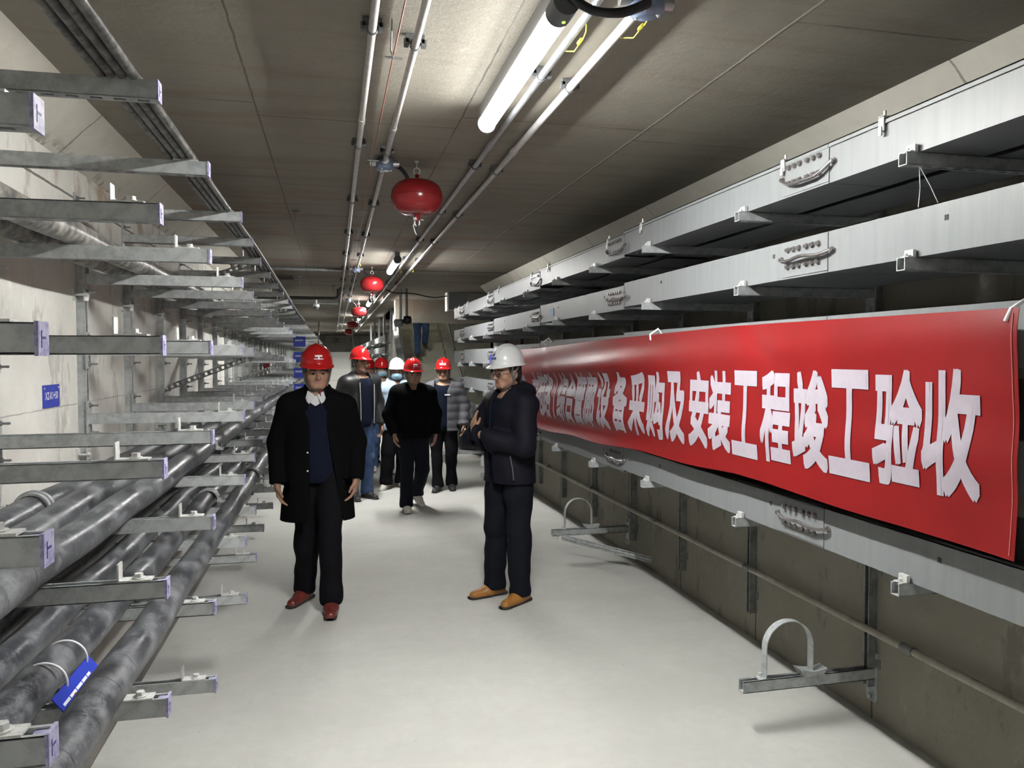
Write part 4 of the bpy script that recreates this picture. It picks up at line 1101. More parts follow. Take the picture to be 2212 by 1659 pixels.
S_['paleblue'] = cloth('pale_blue_fabric', (0.33, 0.42, 0.52), 0.7)
S_['greycoat'] = cloth('grey_vest_fabric', (0.09, 0.09, 0.09), 0.8)
S_['beige'] = cloth('beige_hoodie', (0.30, 0.27, 0.25), 0.9)
S_['shirt'] = cloth('white_shirt', (0.68, 0.67, 0.70), 0.7, var=0.05)
S_['oxblood'] = pmat('oxblood_leather', (0.16, 0.03, 0.025), 0.32, var=0.3, scale=30)
S_['sole'] = pmat('dark_sole', (0.03, 0.022, 0.018), 0.7)
S_['tanleather'] = pmat('tan_leather', (0.38, 0.165, 0.035), 0.45, var=0.25, scale=25)
S_['paleshoe'] = pmat('pale_shoe', (0.55, 0.53, 0.48), 0.6, var=0.15, scale=20)
S_['palesole'] = pmat('pale_sole', (0.42, 0.36, 0.32), 0.6)
S_['darkshoe'] = pmat('dark_shoe', (0.02, 0.02, 0.024), 0.5)
S_['mask'] = pmat('blue_face_mask', (0.32, 0.52, 0.66), 0.8)
S_['strap'] = pmat('grey_strap', (0.10, 0.105, 0.11), 0.7)
S_['frame'] = pmat('dark_metal_frame', (0.05, 0.045, 0.04), 0.3, 0.6)
S_['lens'] = None
def lens_mat():
    m, t, b = nt('clear_lens'); b.inputs['Base Color'].default_value = (1, 1, 1, 1); b.inputs['Roughness'].default_value = 0.02
    b.inputs['Transmission Weight'].default_value = 1.0; b.inputs['IOR'].default_value = 1.05; return m
S_['lens'] = lens_mat()
S_['emblemw'] = pmat('white_print', (0.8, 0.8, 0.82), 0.4); S_['emblemb'] = pmat('blue_print', (0.03, 0.05, 0.30), 0.4)
def rotz(a): return np.array([[math.cos(a), -math.sin(a), 0], [math.sin(a), math.cos(a), 0], [0, 0, 1]])
def rotx(a): return np.array([[1, 0, 0], [0, math.cos(a), -math.sin(a)], [0, math.sin(a), math.cos(a)]])
def unit(v): v = np.array(v, float); return v/np.linalg.norm(v)

def person(label, loc, yaw, sc, h, pose, fit):
    """figure facing -y in its own frame, +x is its left side; built at 1.72 m and scaled by sc"""
    t = thing('person', label, 'person', loc, yaw); t.scale = (sc, sc, sc)
    P = lambda k, d: np.array(pose.get(k, d), float)
    J = {}
    for sd, sg in (('L', 1), ('R', -1)):
        J['sh'+sd] = P('sh'+sd, (sg*0.172, 0.0, 1.345)); J['el'+sd] = P('el'+sd, (sg*0.245, 0.02, 1.12)); J['wr'+sd] = P('wr'+sd, (sg*0.255, -0.05, 0.87))
        J['hip'+sd] = P('hip'+sd, (sg*0.09, 0.0, 0.90)); J['kn'+sd] = P('kn'+sd, (sg*0.095, -0.02, 0.48)); J['an'+sd] = P('an'+sd, (sg*0.095, 0.02, 0.085))
        J['hd'+sd] = unit(P('hd'+sd, (0, -0.1, -1))); J['hn'+sd] = unit(P('hn'+sd, (-sg, 0.15, 0))); J['toe'+sd] = unit(P('toe'+sd, (sg*0.12, -1, 0)))
    curl = pose.get('curl', 0.45)
    nk = np.array([0, 0.012, 1.415]); hp = np.array(pose.get('head', (0, -0.014, 1.472)), float)
    Rh = rotz(R(pose.get('hyaw', 0))) @ rotx(R(pose.get('hpitch', 0)))
    hx = lambda *p: hp + Rh @ np.array(p, float)
    # ---- body
    allp = np.array([J[k] for k in J if k[:2] in ('sh', 'el', 'wr', 'hi', 'kn', 'an')] + [hp+np.array([0, 0, 0.2])])
    lo = allp.min(0)-np.array([0.2, 0.22, 0.12]); hi = allp.max(0)+np.array([0.2, 0.2, 0.09]); lo[2] = -0.02
    lo = np.minimum(lo, (-0.24, -0.24, -0.02)); hi = np.maximum(hi, (0.24, 0.2, 1.75))
    s = Sdf(lo, hi, h)
    s.cap((-0.07, 0.01, 0.92), (0.07, 0.01, 0.92), 0.10, 0.10, 0.02)
    s.cap((0, 0.01, 0.95), (0, 0.0, 1.27), 0.135, 0.155, 0.03, ((0, 1, 0), 1.45))
    for sd in 'LR':
        s.cap((0, 0.0, 1.355), J['sh'+sd], 0.075, 0.060, 0.05)
        s.cap(J['sh'+sd], J['el'+sd], 0.052, 0.042, 0.03); s.cap(J['el'+sd], J['wr'+sd], 0.042, 0.027, 0.02)
        s.cap(J['hip'+sd], J['kn'+sd], 0.085, 0.056, 0.03); s.cap(J['kn'+sd], J['an'+sd], 0.056, 0.040, 0.02)
        s.cap(J['an'+sd]-np.array([0, 0, 0.03]), J['an'+sd]+J['toe'+sd]*0.12-np.array([0, 0, 0.058]), 0.030, 0.020, 0.015)
    s.cap(nk-np.array([0, 0, .03]), hp+np.array([0, 0.008, 0.05]), 0.064, 0.056, 0.03)
    # head: origin hp is at the base of the skull, head frame faces -y
    s.ell(hx(0, 0.005, 0.125), (0.074, 0.092, 0.095), Rh, 0.02)
    s.ell(hx(0, -0.028, 0.066), (0.061, 0.062, 0.074), Rh, 0.025)
    s.cap(hx(-0.02, -0.068, 0.014), hx(0.02, -0.068, 0.014), 0.021, 0.021, 0.02)
    for sg in (-1, 1):
        s.ell(hx(sg*0.044, -0.052, 0.072), (0.026, 0.026, 0.028), Rh, 0.02)
        s.cap(hx(sg*0.055, -0.01, 0.045), hx(sg*0.03, -0.06, 0.018), 0.02, 0.016, 0.025)
        s.cap(hx(sg*0.012, -0.086, 0.113), hx(sg*0.046, -0.074, 0.114), 0.011, 0.009, 0.012)
        s.ell(hx(sg*0.0315, -0.093, 0.097), (0.017, 0.012, 0.010), Rh, 0.010, 'sub')
        s.ell(hx(sg*0.0315, -0.078, 0.0965), (0.0145, 0.0135, 0.0105), Rh, 0.005)
        s.ell(hx(sg*0.0765, 0.008, 0.085), (0.011, 0.021, 0.033), Rh, 0.008)
        s.ell(hx(sg*0.085, 0.002, 0.088), (0.006, 0.010, 0.018), Rh, 0.004, 'sub')
    s.cap(hx(0, -0.088, 0.100), hx(0, -0.110, 0.068), 0.0085, 0.0125, 0.012)
    for sg in (-1, 1): s.ell(hx(sg*0.0115, -0.100, 0.064), (0.009, 0.010, 0.008), Rh, 0.008)
    s.cap(hx(-0.017, -0.083, 0.043), hx(0.017, -0.083, 0.043), 0.0075, 0.0075, 0.008)
    s.cap(hx(-0.015, -0.082, 0.0335), hx(0.015, -0.082, 0.0335), 0.008, 0.008, 0.007)
    s.cap(hx(-0.019, -0.0925, 0.0385), hx(0.019, -0.0925, 0.0385), 0.003, 0.003, 0.004, None, 'sub')
    # hands
    for sd, sg in (('L', 1), ('R', -1)):
        w0 = J['wr'+sd]; d = J['hd'+sd]; nn = J['hn'+sd]; nn = unit(nn-d*(nn@d)); tt = np.cross(d, nn)
        if pose.get('thumb'+sd, None) is not None and (tt @ np.array(pose['thumb'+sd])) < 0: tt = -tt
        elif pose.get('thumb'+sd, None) is None and tt[1] > 0: tt = -tt          # thumb forward
        s.cap(w0, w0+d*0.03, 0.027, 0.030, 0.01, (nn, 1.4))
        s.cap(w0+d*0.03-tt*0.012, w0+d*0.078-tt*0.022, 0.026, 0.022, 0.012, (nn, 1.7)); s.cap(w0+d*0.03+tt*0.012, w0+d*0.078+tt*0.022, 0.026, 0.022, 0.012, (nn, 1.7))
        for j, (o_, L_) in enumerate(((0.030, 0.92), (0.0105, 1.0), (-0.0095, 0.94), (-0.029, 0.78))):
            b0 = w0+d*0.082+tt*o_; c1 = curl*(0.8+0.13*j)
            d1 = unit(d*math.cos(c1)+nn*math.sin(c1)+tt*o_*2.2); b1 = b0+d1*0.044*L_
            d2 = unit(d1*math.cos(c1*1.2)+nn*math.sin(c1*1.2)); b2 = b1+d2*0.030*L_
            d3 = unit(d2*math.cos(c1*.7)+nn*math.sin(c1*.7)); b3 = b2+d3*0.020*L_
            s.cap(b0, b1, 0.0098, 0.009, 0.004); s.cap(b1, b2, 0.009, 0.0082, 0.003); s.cap(b2, b3, 0.0082, 0.0072, 0.003)
        b0 = w0+d*0.030+tt*0.030; b1 = b0+unit(d*0.75+tt*0.55+nn*0.35)*0.042; b2 = b1+unit(d+nn*0.35)*0.032
        s.cap(w0+d*0.02+tt*0.012, b0, 0.016, 0.014, 0.01); s.cap(b0, b1, 0.0125, 0.0105, 0.006); s.cap(b1, b2, 0.0105, 0.0085, 0.003)
    RhT = Rh.T
    def pick(c):
        q = (c-hp) @ Rh
        mi = np.zeros(len(c))
        lips = (np.abs(q[:, 0]) < 0.023-1.1*np.abs(q[:, 2]-0.0385)) & (np.abs(q[:, 2]-0.0385) < 0.0090) & (q[:, 1] < -0.074)
        br = (np.abs(np.abs(q[:, 0])-0.033) < 0.021) & (np.abs(q[:, 2]-0.1195+0.10*np.abs(np.abs(q[:, 0])-0.030)) < 0.0045) & (q[:, 1] < -0.05)
        mi[lips] = 1; mi[br] = 2
        return mi
    body = s.build('body', [S_['skin'], S_['lip'], S_['brow']], t, pick)
    # eyes
    if fit.get('eyes', True):
        for sg in (-1, 1):
            m = MB(); A = Matrix([list(r_) for r_ in Rh])
            c = hx(sg*0.0315, -0.0800, 0.0965)
            pr = [(0.0125*math.sin(q), -0.0125*math.cos(q)) for q in [math.pi*k/12 for k in range(13)]]
            ax_ = Matrix(((1, 0, 0), (0, 0, 1), (0, -1, 0)))
            vs = []
            n = 16
            for r_, h_ in pr:
                for k in range(n):
                    q = 2*math.pi*k/n; p = np.array([r_*math.cos(q)*1.05, h_, r_*math.sin(q)*0.62]); vs.append(tuple(c+Rh @ p))
            for i in range(12):
                m_ = 1 if i < 4 else 0
                fsx = [(i*n+k, i*n+(k+1) % n, (i+1)*n+(k+1) % n, (i+1)*n+k) for k in range(n)]
                o_ = len(m.v)
                if i == 0: m.add(vs, [], True)
                for f_ in fsx: m.f.append(f_); m.sm.append(True); m.mi.append(m_)
            m.build('eye', [S_['eye'], S_['iris']], t)
    # ---- hair
    s = Sdf(hp-0.16, hp+np.array([0.16, 0.16, 0.24]), max(h, 0.005))
    s.ell(hx(0, 0.010, 0.128), (0.081, 0.099, 0.098), Rh, 0)
    s.ell(hx(0, 0.045, 0.075), (0.068, 0.06, 0.06), Rh, 0.02)
    X, Y, Z = s.grid()
    q = [X-hp[0], Y-hp[1], Z-hp[2]]
    loc3 = [Rh[0, i]*q[0]+Rh[1, i]*q[1]+Rh[2, i]*q[2] for i in range(3)]
    hl_ = fit.get('hairlow', 0.05)
    s.cut(np.maximum(-(loc3[1]+0.035), hl_-loc3[2]))
    s.cut(np.where((loc3[1] < 0.030) & (loc3[2] < 0.10), 0.02, -1.0))
    s.build('hair', S_['hair'], t)
    # ---- helmet
    if fit.get('helmet'):
        col = M['helmr'] if fit['helmet'] == 'red' else M['helmw']
        m = MB(); nu, nv = 56, 18; vs = []
        tilt = rotx(R(fit.get('htilt', 0)))
        def hv(p): return tuple(hx(*(tilt @ np.array(p, float)+np.array([0, 0.006, 0.163]))))
        rows = [('brim', 1.0)]+[('dome', k/nv) for k in range(nv+1)]
        for kind, v in rows:
            for k in range(nu):
                a = 2*math.pi*k/nu; ca, sa = math.cos(a), math.sin(a)
                fr = max(0, -sa)**1.6                       # front is -y
                if kind == 'brim':
                    ex = 0.010+0.030*fr**1.3; rx, ry, z = 0.106+ex*0.8, 0.123+ex, -0.014-0.010*fr
                else:
                    th_ = v*math.pi/2; cr = math.cos(th_)**0.80
                    rx, ry = 0.106*cr, 0.122*cr; z = 0.124*math.sin(th_)**1.05
                x, y = rx*ca, ry*sa
                if kind == 'dome':
                    rid = math.exp(-(x/0.021)**2)*0.010*min(1, v*3)*(1 if y > -0.13 else 0.5)
                    rid += (math.exp(-((abs(x)-0.045)/0.010)**2)*0.003)*min(1, v*3)*(1 if v < 0.85 else 0)
                    z += rid*math.sin(v*math.pi/2)**0.5; y *= 1+rid*0.9
                vs.append(hv((x, y, z)))
        fs = [(i*nu+k, i*nu+(k+1) % nu, (i+1)*nu+(k+1) % nu, (i+1)*nu+k) for i in range(len(rows)-1) for k in range(nu)]
        m.add(vs, fs, True)
        vb = []
        for k in range(nu):
            a = 2*math.pi*k/nu; fr = max(0, -math.sin(a))**1.6; ex = 0.010+0.030*fr**1.3
            vb.append(hv(((0.106+ex*0.8)*math.cos(a), (0.123+ex)*math.sin(a), -0.019-0.010*fr)))
        for k in range(nu):
            a = 2*math.pi*k/nu; vb.append(hv((0.100*math.cos(a), 0.116*math.sin(a), -0.010)))
        for k in range(nu):
            a = 2*math.pi*k/nu; vb.append(hv((0.06*math.cos(a), 0.075*math.sin(a), 0.095)))
        m.add(vb, [(k, (k+1) % nu, nu+(k+1) % nu, nu+k)[::-1] for k in range(nu)]+[(nu+k, nu+(k+1) % nu, 2*nu+(k+1) % nu, 2*nu+k)[::-1] for k in range(nu)]+[tuple(range(2*nu, 3*nu))], True)
        m.add(vs[:nu]+vb[:nu], [(k, (k+1) % nu, nu+(k+1) % nu, nu+k)[::-1] for k in range(nu)], True)
        hm = m.build('helmet', col, t)
        m = MB(); sg_ = 1
        for sg in (-1, 1):
            for yy in (-0.025, 0.03):
                m.tube([hv((sg*0.098, yy, -0.01)), hx(sg*0.088, 0.6*yy-0.012, 0.105), hx(sg*0.079, -0.014, 0.050), hx(sg*0.070, -0.018, 0.030)], [0.0055]*4, 6)
        pts = [hx(sg_*0.070*math.cos(q), -0.018-0.040*math.sin(q), 0.030-0.048*math.sin(q)) for q in [math.pi*k/16 for k in range(17)]]
        m.tube(pts, 0.005, 6)
        m.build('chin_strap', S_['strap'], hm)
        if fit.get('bead'):
            m = MB(); m.tube([hx(0.01, -0.066, -0.016), hx(0.014, -0.074, -0.030)], 0.007, 8); m.build('strap_bead', M['red'], hm)
            m = MB(); m.tube([hx(0.014, -0.074, -0.03), hx(0.020, -0.080, -0.075)], 0.004, 6); m.build('strap_tail', S_['strap'], hm)
        if fit.get('emblem'):
            em, stl = fit['emblem']; m = MB()
            def patch(x0, x1, z0, z1):
                vsp = []; nx_ = 6
                for zz in (z0, z1):
                    for i in range(nx_+1):
                        x = x0+(x1-x0)*i/nx_
                        v = math.asin(min(1, (max(0.0, zz)/0.124)**(1/1.05)))
                        cr = math.cos(v)**0.80; y = -0.122*cr*math.sqrt(max(0, 1-(x/(0.106*cr))**2))
                        rid = math.exp(-(x/0.021)**2)*0.010; y *= 1+rid*0.9
                        vsp.append(hv((x, y-0.004, zz)))
                m.add(vsp, [(i, i+1, nx_+2+i, nx_+1+i) for i in range(nx_)], True)
            if stl == 'text':
                for i in range(5): patch(-0.042+i*0.018, -0.030+i*0.018, 0.045, 0.058)
                patch(-0.040, 0.045, 0.030, 0.038)
            elif stl == 'oval':
                patch(-0.024, 0.024, 0.050, 0.062); patch(-0.03, 0.03, 0.034, 0.040)
            else:
                patch(-0.012, 0.012, 0.055, 0.078)
                for i in range(3): patch(-0.030+i*0.021, -0.014+i*0.021, 0.032, 0.047)
            m.build('emblem', S_['emblemb'] if em == 'blue' else S_['emblemw'], hm)
    # ---- glasses / mask
    if fit.get('glasses'):
        m = MB()
        for sg in (-1, 1):
            m.tube([hx(sg*0.033+0.023*math.cos(q), -0.103+0.006*math.cos(q)*sg*1.0, 0.092+0.017*math.sin(q)) for q in [2*math.pi*k/20 for k in range(20)]], 0.0016, 6, closed=True)
            m.tube([hx(sg*0.056, -0.099, 0.097), hx(sg*0.076, -0.06, 0.099), hx(sg*0.082, 0.012, 0.095)], 0.0016, 6)
        m.tube([hx(-0.010, -0.105, 0.096), hx(0, -0.108, 0.099), hx(0.010, -0.105, 0.096)], 0.0015, 6)
        gl = m.build('glasses', S_['frame'], t)
        for sg in (-1, 1):
            m = MB(); m.add([hx(sg*0.033+0.022*math.cos(q), -0.103+0.006*math.cos(q)*sg, 0.092+0.016*math.sin(q)) for q in [2*math.pi*k/16 for k in range(16)]], [tuple(range(16))]); m.build('lens', S_['lens'], gl)
    if fit.get('mask'):
        s = Sdf(hp-0.17, hp+0.15, max(h, 0.005)*0.8)
        s.ell(hx(0, -0.040, 0.045), (0.074, 0.074, 0.064), Rh, 0); s.cap(hx(0, -0.085, 0.07), hx(0, -0.110, 0.052), 0.024, 0.022, 0.03)
        X, Y, Z = s.grid(); q = [X-hp[0], Y-hp[1], Z-hp[2]]
        l3 = [Rh[0, i]*q[0]+Rh[1, i]*q[1]+Rh[2, i]*q[2] for i in range(3)]
        s.cut(l3[1]+0.035); s.cut(l3[2]-0.082); s.cut(0.004-l3[2])
        mk = s.build('face_mask', S_['mask'], t)
        m = MB()
        for sg in (-1, 1): m.tube([hx(sg*0.068, -0.038, 0.07), hx(sg*0.084, 0.0, 0.09), hx(sg*0.08, 0.02, 0.07), hx(sg*0.066, -0.038, 0.02)], 0.002, 5)
        m.build('ear_loop', S_['emblemw'], mk)
    # ---- shirt / sweater
    if fit.get('inner'):
        s = Sdf((-0.26, -0.24, 0.72), (0.26, 0.22, 1.56), max(h, 0.006))
        s.cap((0, 0.0, 0.92), (0, 0.0, 1.30), 0.172, 0.178, 0.03, ((0, 1, 0), 1.30)); s.cap((-0.11, 0, 1.345), (0.11, 0, 1.345), 0.075, 0.075, 0.05)
        s.cap(nk-np.array([0, 0, 0.05]), nk+np.array([0, -0.005, 0.02]), 0.085, 0.070, 0.03)
        X, Y, Z = s.grid(); s.cut(fit.get('innerhem', 0.84)-Z); s.cut(Z-(1.425+0.35*Y+(0.55*np.abs(X) if fit.get('collar') else 0*X)-(0.035 if fit.get('collar') else 0))); s.wrinkle(0.003, 26, 3)
        s.build('sweater', S_[fit['inner']], t)
        if fit.get('chestprint'):
            m = MB(); m.box(0.02, 0.09, -0.158, -0.150, 1.27, 1.285); m.build('chest_print', S_['emblemw'], t)
    if fit.get('collar'):
        s = Sdf((-0.16, -0.17, 1.25), (0.16, 0.14, 1.52), 0.005)
        s.cap((0, 0.0, 1.28), (0, 0.004, 1.36), 0.135, 0.115, 0.02, ((0, 1, 0), 1.15)); s.cap((0, 0.004, 1.36), nk+np.array([0, -0.002, 0.03]), 0.105, 0.0665, 0.02)
        X, Y, Z = s.grid(); s.cut(Z-(1.448+0.40*Y)); s.cut(1.27-Z)
        sh_ = s.build('shirt', S_[fit['collar']], t)
        for sg in (-1, 1):
            m = MB()
            vsx = [(sg*0.070, 0.020, 1.468), (sg*0.060, -0.045, 1.455), (sg*0.008, -0.078, 1.425), (sg*0.038, -0.122, 1.368), (sg*0.083, -0.070, 1.405), (sg*0.088, 0.010, 1.440)]
            off = [(x*1.03, y*1.03-0.002, z+0.001) for x, y, z in vsx]
            m.add(vsx+off, [(0, 1, 4, 5), (1, 2, 3, 4), (6, 11, 10, 7), (7, 10, 9, 8), (0, 5, 11, 6), (5, 4, 10, 11), (4, 3, 9, 10), (3, 2, 8, 9), (2, 1, 7, 8), (1, 0, 6, 7)], False)
            m.build('shirt_collar', S_[fit['collar']], t)
    # ---- trousers
    lo2 = np.min([J[k] for k in ('hipL', 'hipR', 'knL', 'knR', 'anL', 'anR')], 0)-0.17; hi2 = np.max([J[k] for k in ('hipL', 'hipR', 'knL', 'knR', 'anL', 'anR')], 0)+0.19
    lo2[2] = 0.0
    s = Sdf(lo2, hi2, max(h, 0.006))
    lw = fit.get('leg', 1.0)
    s.cap((-0.06, 0.01, 0.93), (0.06, 0.01, 0.93), 0.122, 0.122, 0.03, ((0, 1, 0), 1.18)); s.cap((-0.05, 0.0, 1.0), (0.05, 0.0, 1.0), 0.112, 0.112, 0.03, ((0, 1, 0), 1.2))
    for sd in 'LR':
        s.cap(J['hip'+sd], J['kn'+sd], 0.108, 0.078*lw, 0.03); s.cap(J['kn'+sd], J['an'+sd]+np.array([0, 0, 0.0]), 0.078*lw, 0.069*lw, 0.02)
        s.cap(J['an'+sd]+np.array([0, 0, 0.05]), J['an'+sd]+np.array([0, -0.006, 0.0]), 0.068*lw, 0.074*lw, 0.02)
    s.wrinkle(0.006, 26, fit.get('seed', 1)); X, Y, Z = s.grid()
    for sd in 'LR':
        a_ = J['an'+sd]; near = (np.sqrt((X-a_[0])**2+(Y-a_[1])**2) < 0.12)
        s.F = np.where(near & (Z < a_[2]+0.1), np.maximum(s.F, (a_[2]-0.035)-Z), s.F).astype(np.float32)
    s.cut(Z-0.985)
    s.build('trousers', S_[fit['trousers']], t)
    # ---- shoes
    for sd in 'LR':
        a_ = J['an'+sd].copy(); d = J['toe'+sd]; d = unit(d); up = np.array([0, 0, 1.0]); side = unit(np.cross(d, up)); upn = unit(np.cross(side, d))
        base = a_-upn*0.085
        s = Sdf(a_-0.21, a_+0.21, min(max(h, 0.005), 0.006))
        fl = (upn, 1.0)
        s.cap(base-d*0.045+upn*0.040, base+d*0.06+upn*0.040, 0.040, 0.044, 0.02)
        s.cap(base+d*0.06+upn*0.032, base+d*0.165+upn*0.026, 0.046, 0.036, 0.03, (upn, 1.25))
        s.cap(base+d*0.0+upn*0.05, base+upn*0.095-d*0.01, 0.040, 0.042, 0.03)
        X, Y, Z = s.grid(); s.cut(-((X-base[0])*upn[0]+(Y-base[1])*upn[1]+(Z-base[2])*upn[2]))
        s.cap(base-d*0.055+upn*0.010, base+d*0.175+upn*0.010, 0.047, 0.043, 0.004, (upn, 4.0))
        def pk(c, base=base, upn=upn): return (((c-base) @ upn) < 0.019).astype(np.int32)
        s.cut(-((X-base[0])*upn[0]+(Y-base[1])*upn[1]+(Z-base[2])*upn[2]))
        s.build('shoe', [S_[fit['shoe'][0]], S_[fit['shoe'][1]]], t, pk)
    # ---- jacket / coat
    if fit.get('jacket'):
        j = fit['jacket']; hem = j['hem']; wd = j.get('w', 0.20); dp = j.get('d', 1.45); hw = j.get('hw', wd+0.02); sl = j.get('sl', 0.080); pf = j.get('puff', 0)
        pts = np.array([J[k] for k in ('shL', 'shR', 'elL', 'elR', 'wrL', 'wrR')])
        lo3 = np.minimum(pts.min(0)-0.15, (-hw-0.08, -hw/dp-0.12, hem-0.04)); hi3 = np.maximum(pts.max(0)+0.15, (hw+0.08, hw/dp+0.12, 1.60))
        s = Sdf(lo3, hi3, max(h, 0.006))
        s.cap((0, 0.0, 1.27), (0, 0.0, hem-0.02), wd, hw, 0.03, ((0, 1, 0), dp))
        s.cap((-0.08, 0.005, 1.335), (0.08, 0.005, 1.335), 0.105, 0.105, 0.06)
        s.cap((0, 0.01, 1.37), nk+np.array([0, 0.005, 0.015]), 0.13, j.get('neck', 0.088), 0.04)
        for sd in 'LR':
            s.cap((0, 0.0, 1.365), J['sh'+sd], 0.095, sl+0.002, 0.06)
            s.cap(J['sh'+sd], J['el'+sd], sl+0.005, sl*0.92, 0.03)
            we_ = J['wr'+sd]+unit(J['el'+sd]-J['wr'+sd])*j.get('cuff', 0.0)
            s.cap(J['el'+sd], we_, sl*0.92, sl*0.70, 0.02)
        if j.get('hood'):
            s.cap((-0.08, 0.085, 1.44), (0.08, 0.085, 1.44), 0.055, 0.055, 0.04); s.cap((0, 0.10, 1.38), (0, 0.09, 1.44), 0.08, 0.06, 0.04)
        X, Y, Z = s.grid()
        if pf: s.F = (s.F+0.010*(np.abs(np.sin(math.pi*Z/pf))-0.6)*-1).astype(np.float32)
        s.wrinkle(j.get('wr', 0.005), j.get('fr', 22), fit.get('seed', 1)+5)
        # hollow the skirt and open the neck
        s.cut(hem-Z+0.0*X); 
        nz = j.get('necktop', 1.47); s.cut(Z-(nz+0.22*Y))
        inn = np.maximum((np.sqrt(X**2+(Y*dp)**2)-(hw-0.022)), Z-(hem+0.14)); s.cut(-inn)
        if j.get('open'):
            x0, w0, w1, zt = j['open']      # centre x, half width at the bottom, at the top, top z
            wv = w1+(w0-w1)*np.clip((zt-Z)/(zt-hem), 0, 1)
            xc = x0+j.get('openslope', 0)*(Z-1.2)
            s.cut(-np.maximum(np.abs(X-xc)-wv, Y+0.02))
        # V at the neck
        vz = j.get('vz', 1.30); s.cut(-np.maximum(np.abs(X)-np.maximum(0, (Z-vz)*0.42), Y+0.03))
        for sd in 'LR':
            w0 = J['wr'+sd]; dd = unit(w0-J['el'+sd])
            cutd = (X-w0[0])*dd[0]+(Y-w0[1])*dd[1]+(Z-w0[2])*dd[2]; near = np.sqrt((X-w0[0])**2+(Y-w0[1])**2+(Z-w0[2])**2) < 0.14
            if sd not in j.get('nocut', ''): s.F = np.where(near & (cutd > 0.004) & (s.F < 0) & (np.sqrt((X-w0[0])**2+(Y-w0[1])**2+(Z-w0[2])**2) < 0.10), 0.005, s.F).astype(np.float32)
        jk = s.build(j.get('name', 'jacket'), S_[j['mat']], t, relax=2)
        if j.get('lapel'):
            m = MB()
            for sg in (-1, 1):
                vsx = []
                for k in range(11):
                    q = k/10; a = math.pi*(0.06+0.94*q); x = sg*(0.095+0.012*math.sin(a))*math.sin(a*0.5+0.25) if False else sg*0.098*math.sin(a*0.5+0.42)
                    y = 0.012-0.098*math.cos(a*0.5+0.42)*1.0 if q < 1 else 0.11
                    y = 0.015-0.105*math.cos(0.42+a*0.87); x = sg*0.100*math.sin(0.42+a*0.87)
                    zt_ = 1.50+0.0*q
                    vsx.append((x*0.86, y*0.86, zt_-0.02*(1-q))); vsx.append((x*1.32, y*1.30-0.012*(1-q), 1.425-0.050*(1-q)**2)); vsx.append((x*1.22, y*1.2, 1.40-0.06*(1-q)**2))
                m.add(vsx, [(3*k+i, 3*k+3+i, 3*k+4+i, 3*k+1+i) for k in range(10) for i in (0, 1)], True)
            m.build('collar', S_[j['mat']], jk)
        if j.get('buttons'):
            m = MB()
            for x, y, z in j['buttons']: m.lathe([(0.0001, 0.004), (0.006, 0.003), (0.007, 0)], (x, y, z), 12, 0, Matrix(((1, 0, 0), (0, 0, -1), (0, 1, 0))))
            m.build('button', S_['lip'] if j.get('btn') is None else M[j['btn']], jk)
        if j.get('zip'):
            for pts_ in j['zip']:
                m = MB(); m.tube(pts_, 0.0045, 6); m.build('zip', M['zinc'] if j.get('zipbright', 1) else S_['strap'], jk)
    return t
# ------------------------------------------------------------------ the people
FACE = -0.6
# walking man in a long black coat
person('man walking in a long black coat, navy sweater and red helmet', (-0.115, 5.30, 0), R(-4), 1.0, 0.0045,
    dict(elL=(0.255, 0.03, 1.10), wrL=(0.256, -0.06, 0.86), elR=(-0.265, 0.03, 1.10), wrR=(-0.258, -0.06, 0.84), knL=(0.085, -0.10, 0.47), anL=(0.095, -0.16, 0.085),
         knR=(-0.075, 0.03, 0.48), anR=(-0.105, 0.11, 0.085), toeL=(0.03, -1, 0.0), toeR=(-0.42, -1, 0), hyaw=12, hpitch=2, curl=0.5, hdL=(-0.1, -0.1, -1), hdR=(0.1, -0.1, -1)),
    dict(helmet='red', emblem=('white', 'oval'), htilt=2, bead=1, inner='navyknit', collar='shirt', trousers='blacktrouser', shoe=('oxblood', 'sole'), leg=1.03, seed=2,
         jacket=dict(name='long_coat', mat='blackwool', hem=0.585, w=0.205, hw=0.250, d=1.5, sl=0.078, open=(0.02, 0.11, 0.040, 1.36), openslope=-0.07, lapel=1, vz=1.25, wr=0.004, fr=12, necktop=1.475,
                     buttons=[(-0.050, -0.152, 1.05), (-0.050, -0.158, 0.93)], btn='zinc')))
# standing man with folded arms
person('man with folded arms, dark navy jacket, tan shoes and white helmet, standing sideways', (1.175, 5.12, 0), R(-64), 1.0, 0.0045,
    dict(elL=(0.235, -0.07, 1.09), wrL=(-0.09, -0.235, 1.16), hdL=(-0.55, 0.30, 0.78), hnL=(0.25, 1, -0.2), thumbL=(0, -0.2, 1), elR=(-0.235, -0.14, 1.12), wrR=(0.0, -0.165, 1.09), hdR=(0.85, 0.5, 0.0), hnR=(-0.2, 1, 0),
         knL=(0.10, -0.005, 0.48), anL=(0.11, 0.01, 0.085), knR=(-0.10, -0.05, 0.48), anR=(-0.13, -0.03, 0.085), toeL=(0.22, -1, 0), toeR=(-0.12, -1, 0), hyaw=-2, hpitch=4, curl=0.2),
    dict(helmet='white', emblem=('blue', 'logo'), glasses=1, inner='navyknit', trousers='darkjean', shoe=('tanleather', 'sole'), leg=1.04, seed=4, hairlow=0.03,
         jacket=dict(nocut='R', mat='navyjacket', hem=0.82, w=0.195, hw=0.205, d=1.3, sl=0.082, hood=1, vz=1.28, wr=0.007, fr=24, necktop=1.49, open=(-0.02, 0.03, 0.02, 1.3), zip=[[(0.17, -0.135, 1.02), (0.185, -0.125, 0.93), (0.19, -0.12, 0.86)]], zipbright=0)))
B = 0.0075
